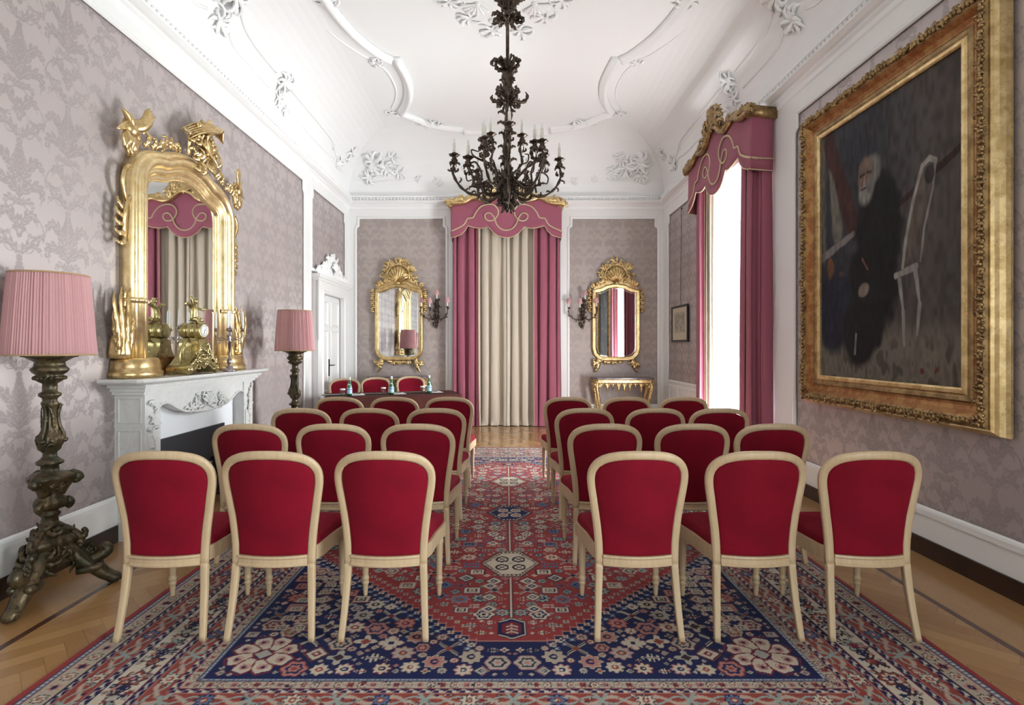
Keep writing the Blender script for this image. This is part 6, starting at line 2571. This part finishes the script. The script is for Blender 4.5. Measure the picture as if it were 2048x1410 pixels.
def stamp(cx, cy, r, fn):
    i0, i1 = max(0, int((cx - r) / RES)), min(NXI, int((cx + r) / RES) + 2)
    j0, j1 = max(0, int((cy - r) / RES)), min(NYI, int((cy + r) / RES) + 2)
    if i1 <= i0 or j1 <= j0:
        return
    sub = IMG[j0:j1, i0:i1]
    p = GX[j0:j1, i0:i1] - cx
    q = GY[j0:j1, i0:i1] - cy
    fn(sub, p, q)


def motif(kind, r, c1, c2, c3, ang=0.0):
    c1, c2, c3, dk = P_[c1], P_[c2], P_[c3], P_['dk']
    def f(sub, p, q):
        ap0, aq0 = np.abs(p), np.abs(q)
        if kind in ('diamond', 'square', 'rosette', 'cross'):
            o_ = {'diamond': ap0 + aq0 < r * 1.08, 'square': (ap0 < r * .86) & (aq0 < r * .72), 'rosette': flower_mask(p, q, r * 1.08, 6, .15), 'cross': (ap0 + aq0 < r * 1.2) & (np.minimum(ap0, aq0) < r * .38)}[kind]
            sub[o_] = c3
        if ang:
            p, q = p * cos(ang) + q * sin(ang), -p * sin(ang) + q * cos(ang)
        ap, aq = np.abs(p), np.abs(q)
        if kind == 'flower':
            sub[flower_mask(p, q, r, 8, .25)] = c3
            sub[flower_mask(p, q, r * .86, 8, .32)] = c1
            sub[ringm(p, q, 0, r * .36)] = c2
            sub[ringm(p, q, 0, r * .16)] = c1
        elif kind == 'rosette':
            sub[flower_mask(p, q, r, 6, .2)] = c1
            sub[flower_mask(p, q, r * .72, 6, .2)] = c2
            sub[flower_mask(p, q, r * .50, 6, .3)] = c1
            sub[ringm(p, q, 0, r * .2)] = c3
        elif kind == 'diamond':
            sub[ap + aq < r] = dk
            sub[ap + aq < r * .86] = c1
            sub[ap + aq < r * .45] = c2
            sub[ap + aq < r * .2] = c1
        elif kind == 'square':
            sub[(ap < r * .75) & (aq < r * .6)] = c1
            sub[(ap < r * .5) & (aq < r * .38)] = dk
            sub[(ap < r * .36) & (aq < r * .26)] = c1
            sub[(ap < r * .15) & (aq < r * .12)] = c2
        elif kind == 'cross':
            sub[((ap < r * .28) | (aq < r * .28)) & (ap + aq < r * 1.15) & (ap < r) & (aq < r)] = c1
            sub[(np.abs(ap - aq) < r * .2) & (ap < r * .62)] = c1
            sub[(ap < r * .2) & (aq < r * .2)] = c2
        elif kind == 'xform':
            sub[(np.abs(ap - aq) < r * .22) & (ap < r * .85)] = c1
            sub[(np.abs(ap - aq) < r * .08) & (ap < r * .85)] = dk
            sub[(ap + aq < r * .35)] = c2
        elif kind == 'cluster':
            for sx in (-1, 0, 1):
                for sy in (-.5, .5):
                    m = flower_mask(p - sx * r * .65, q - sy * r * .8, r * .32, 5, .3)
                    sub[m] = c1
                    sub[ringm(p - sx * r * .65, q - sy * r * .8, 0, r * .11)] = c2
        elif kind == 'leaf':
            m = (ap < r) & (aq < (r * .42) * (1 - ap / r) * (1 + .6 * np.sign(np.sin(p / r * 16))))
            sub[m] = c1
            sub[(aq < .003) & (ap < r * .8)] = c2
        elif kind == 'bird':
            sub[((p / (r * .62)) ** 2 + ((q - r * .0) / (r * .3)) ** 2) < 1] = c1
            sub[(np.abs(p - r * .5) < r * .12) & (q > 0) & (q < r * .62)] = c1
            sub[(p > r * .4) & (p < r * .9) & (np.abs(q - r * .6) < r * .1)] = c1
            for k in (-.45, -.15, .15, .4):
                sub[(np.abs(p - k * r) < r * .06) & (q < -r * .1) & (q > -r * .65)] = c1
            sub[(p < -r * .4) & (p > -r * .9) & (np.abs(q + (p + r * .4) * .5) < r * .1)] = c1
            sub[(np.abs((p / r * 5) % 1 - .5) < .14) & ((p / (r * .6)) ** 2 + (q / (r * .28)) ** 2 < 1)] = c2
        elif kind == 'star':
            sub[flower_mask(p, q, r, 4, .55)] = c1
            sub[flower_mask(p, q, r * .45, 4, .3)] = c2
    return f


for bx_, by_, c in BUSY:
    r_ = kr.uniform(.010, .019) if c == .401 else kr.uniform(.007, .012)
    i_, j_ = min(NXI - 1, int(bx_ / RES)), min(NYI - 1, int(by_ / RES))
    cur = IMG[j_, i_]
    if not (np.allclose(cur, P_['cream']) or np.allclose(cur, P_['rust']) or np.allclose(cur, P_['beige'])):
        continue
    cs = ('rust', 'pink', 'navy', 'grey', 'wine', 'teal', 'dk', 'grey')
    if np.allclose(cur, P_['rust']):
        cs = ('beige', 'wine', 'pink', 'navy', 'teal', 'dk', 'cream', 'rust')
    ca, cb = cs[kr.randint(8)], cs[kr.randint(8)]
    kk_ = kr.randint(3, 7)
    def fb(sub, p, q, r_=r_, ca=ca, cb=cb, kk_=kk_):
        m = flower_mask(p, q, r_ * 1.25, kk_, .5)
        sub[m] = P_['dk']
        sub[flower_mask(p, q, r_, kk_, .55)] = P_[ca]
        sub[ringm(p, q, 0, r_ * .4)] = P_[cb]
    stamp(bx_, by_, r_ * 1.3, fb)


# fill with mirrored motifs on a jittered grid
kinds = ['flower', 'flower', 'rosette', 'diamond', 'square', 'cross', 'xform', 'cluster', 'leaf', 'star', 'flower']
placed = []


def try_place(x, y, r, pad=.004):
    for a, c, rr in placed:
        if abs(a - x) < rr + r and abs(c - y) < rr + r:
            if (a - x) ** 2 + (c - y) ** 2 < (rr + r + pad) ** 2 * .86:
                return False
    placed.append((x, y, r))
    return True


bnd = lambda x: ytip - max(0, x - .16) * .97
big = []
# reserve the medallions and stems
for yy in (-1.09, 0.0, 1.09):
    placed.append((0, yy, .21))
for k in range(-34, 35):
    placed.append((0, k * .05, .02))
placed.append((0, 1.93, .10))
placed.append((0, -1.93, .10))
# corner cluster of leaves in each navy corner
for sy in (1, -1):
    placed.append((1.165, sy * 2.155, .165))
for rad, tries in ((.058, 4000), (.046, 9000), (.034, 14000), (.022, 16000), (.013, 14000)):
    for _ in range(tries):
        x = kr.uniform(.0, HX - rad - .015)
        y = kr.uniform(-HY + rad + .015, HY - rad - .015)
        if 0 < x < rad * .9:
            continue
        dd = (abs(y) - bnd(x)) * .72
        if abs(dd) < rad + ((.062 if rad > .03 else .1) if x > .25 else .02):
            continue
        if rad == .058 and dd < 0 and kr.rand() < .35:
            continue
        if try_place(x, y, rad):
            big.append((x, y, rad, dd > 0))
for x, y, rad, nav in big:
    k = kinds[kr.randint(len(kinds))] if rad > .03 else ('star', 'flower', 'diamond')[kr.randint(3)]
    if nav:
        c1 = ('cream', 'beige', 'pink', 'cream', 'grey')[kr.randint(5)]
        c2 = ('wine', 'dk', 'rust', 'navy')[kr.randint(4)]
        c3 = ('pink', 'rust', 'beige')[kr.randint(3)]
    else:
        c1 = ('cream', 'grey', 'beige', 'teal', 'blue', 'cream')[kr.randint(6)]
        c2 = ('navy', 'dk', 'rust', 'navy')[kr.randint(4)]
        c3 = ('dk', 'navy', 'pink')[kr.randint(3)]
    if nav and rad > .05 and kr.rand() < .10:
        k = 'bird'
    for s in (1, -1):
        stamp(FXc + s * x, FYc + y, rad * 1.05, (lambda fm, s=s: (lambda sub, p, q: fm(sub, p * s, q)))(motif(k, rad, c1, c2, c3)))
# navy-corner leaf clusters
for sx in (1, -1):
    for sy in (1, -1):
        cx_, cy_ = FXc + sx * 1.165, FYc + sy * 2.155
        for k in range(8):
            a = k * pi / 4 + pi / 8
            def pet(sub, p, q, a=a):
                u = p * cos(a) + q * sin(a)
                v = -p * sin(a) + q * cos(a)
                m = (u > .035) & (u < .165) & (np.abs(v) < .022 + .028 * np.sin(np.clip((u - .02) / .16, 0, 1) * np.pi))
                m2 = (u > .045) & (u < .157) & (np.abs(v) < .014 + .027 * np.sin(np.clip((u - .02) / .16, 0, 1) * np.pi))
                sub[m] = P_['wine']
                sub[m2] = P_['cream']
                m3 = (u > .06) & (u < .145) & (np.abs(v) < .004 + .024 * np.sin(np.clip((u - .03) / .14, 0, 1) * np.pi))
                sub[m3 & (np.hypot(u - .105, v) > .020)] = P_['pink']
                sub[m3 & (np.hypot(u - .105, v) > .0245)] = P_['cream']
                sub[m2 & (np.abs(u - .155) < .006)] = P_['navy']
                sub[m2 & (((u - .11) ** 2 + v ** 2) < .0004)] = P_['pink']
                sub[m2 & (((u - .11) ** 2 + v ** 2) < .0001)] = P_['navy']
            stamp(cx_, cy_, .2, pet)
        def cen(sub, p, q):
            sub[(np.abs(p) + np.abs(q)) < .04] = P_['grey']
        stamp(cx_, cy_, .2, cen)
        # thin stalk toward the middle with paired squares
        for k in range(7):
            for s2 in (-1, 1):
                stamp(cx_ - sx * (.03 + s2 * .045), cy_ - sy * (.24 + k * .10), .04, motif('square', .038, 'cream', 'wine', 'pink'))

# centre stems
def stemf(sub, p, q):
    sub[np.abs(p) < .0105] = P_['dk']
    sub[np.abs(p) < .0055] = P_['cream']


for y0_, y1_ in ((-1.83, -1.32), (-.86, -.23), (.23, .86), (1.32, 1.83)):
    yy = y0_
    while yy < y1_:
        stamp(FXc, FYc + yy, .0125, stemf)
        yy += .02
    for s in (1, -1):
        for f in (.22, .5, .78):
            stamp(FXc + s * .125, FYc + lerp(y0_, y1_, f), .06, motif('diamond', .052, 'cream', 'navy', 'pink'))
for yy, c_out, c_in, c_m in ((-1.09, 'beige', 'cream', 'dk'), (0.0, 'navy', 'navy', 'cream'), (1.09, 'beige', 'cream', 'dk')):
    def med(sub, p, q):
        ap, aq = np.abs(p), np.abs(q)
        hx = lambda r: (ap / (.178 * r) + aq / (.30 * r) < 1) | ((ap < .09 * r) & (aq < .2 * r) & (ap / (.2 * r) + aq / (.26 * r) < 1.05))
        h = lambda r: np.maximum(aq / .205, (ap + aq * .62) / .19) < r
        sub[h(1.06)] = P_['dk']
        sub[h(1.0)] = P_[c_out]
        t = np.arctan2(q, p)
        sub[h(.96) & ~h(.86) & (np.sin(t * 44) > .1)] = P_['dk' if c_out == 'beige' else 'cream']
        sub[h(.84)] = P_[c_in]
        for k in range(4):
            sx2, sy2 = (1, 1, -1, -1)[k], (1, -1, 1, -1)[k]
            pp_, qq_ = p - sx2 * .055, q - sy2 * .066
            e = (pp_ / .045) ** 2 + (qq_ / .050) ** 2
            sub[e < 1] = P_[c_m]
            sub[(e < .45)] = P_[c_in if c_in == 'cream' else 'wine']
            sub[(np.abs(np.abs(pp_) - np.abs(qq_)) < .006) & (e < .45)] = P_[c_m]
        sub[(ap + aq) < .028] = P_['beige']
    stamp(FXc, FYc + yy, .23, med)
for s in (1, -1):
    def hexm(sub, p, q, s=s):
        q = q * -s
        ap, aq = np.abs(p), np.abs(q)
        h = lambda r: np.maximum(ap / .066, (aq + ap * .55) / .095) < r
        sub[h(1.15)] = P_['dk']
        sub[h(1.08)] = P_['cream']
        sub[h(.97)] = P_['navy']
        sub[h(.72)] = P_['wine']
        sub[(ap < .006) & (aq < .05)] = P_['pink']
        for k in (-.03, 0, .03):
            sub[(ap < .03) & (np.abs(q - k + ap * .6) < .006)] = P_['cream']
    stamp(FXc, FYc + s * 1.92, .12, hexm)
# slight abrash: woven colour variation along the length
ab = (1 + .10 * np.sin(gy * 3.1 + 1) + .06 * np.sin(gy * 11.0))[:, None, None].astype(np.float32)
IMG *= ab * 1.12
IMG *= (1 + (kr.rand(NYI, NXI, 1).astype(np.float32) - .5) * .22)


def rug_img(X, Y):
    i = np.clip(((X - RX0) / RES).astype(int), 0, NXI - 1)
    j = np.clip(((Y - RY0) / RES).astype(int), 0, NYI - 1)
    return IMG[j, i]


ysp = np.concatenate([np.arange(RY0, 3.6, .005), np.arange(3.6, RY1, .008)])
xsp = np.arange(RX0, RX1, .0055)
n = NT('knotted_wool_pile')
a = n.node('ShaderNodeAttribute', attribute_name='pattern')
n.nt.links.new(a.outputs['Color'], n.bsdf.inputs['Base Color'])
n.set(Roughness=.95)
n.bsdf.inputs['Specular IOR Level'].default_value = .15
n.bsdf.inputs['Sheen Weight'].default_value = .04
x, y, z = n.coord()
n.bump(n.noise(n.vec(x, y, z), 350, 2), .5, .003)
rug = grid_object('rug', n.mat, xsp, ysp, lambda a, c: (a, c, np.full_like(a, .010)), rug_img)
tag(rug, 'large red, navy and cream patterned rug under the rows of chairs', 'rug')
b = MB()
b.box(RX0, xsp[-1], RY0, ysp[-1], .001, .0095)
b.build('backing', simple('red_wool_edge', (.28, .025, .028), .95), rug)
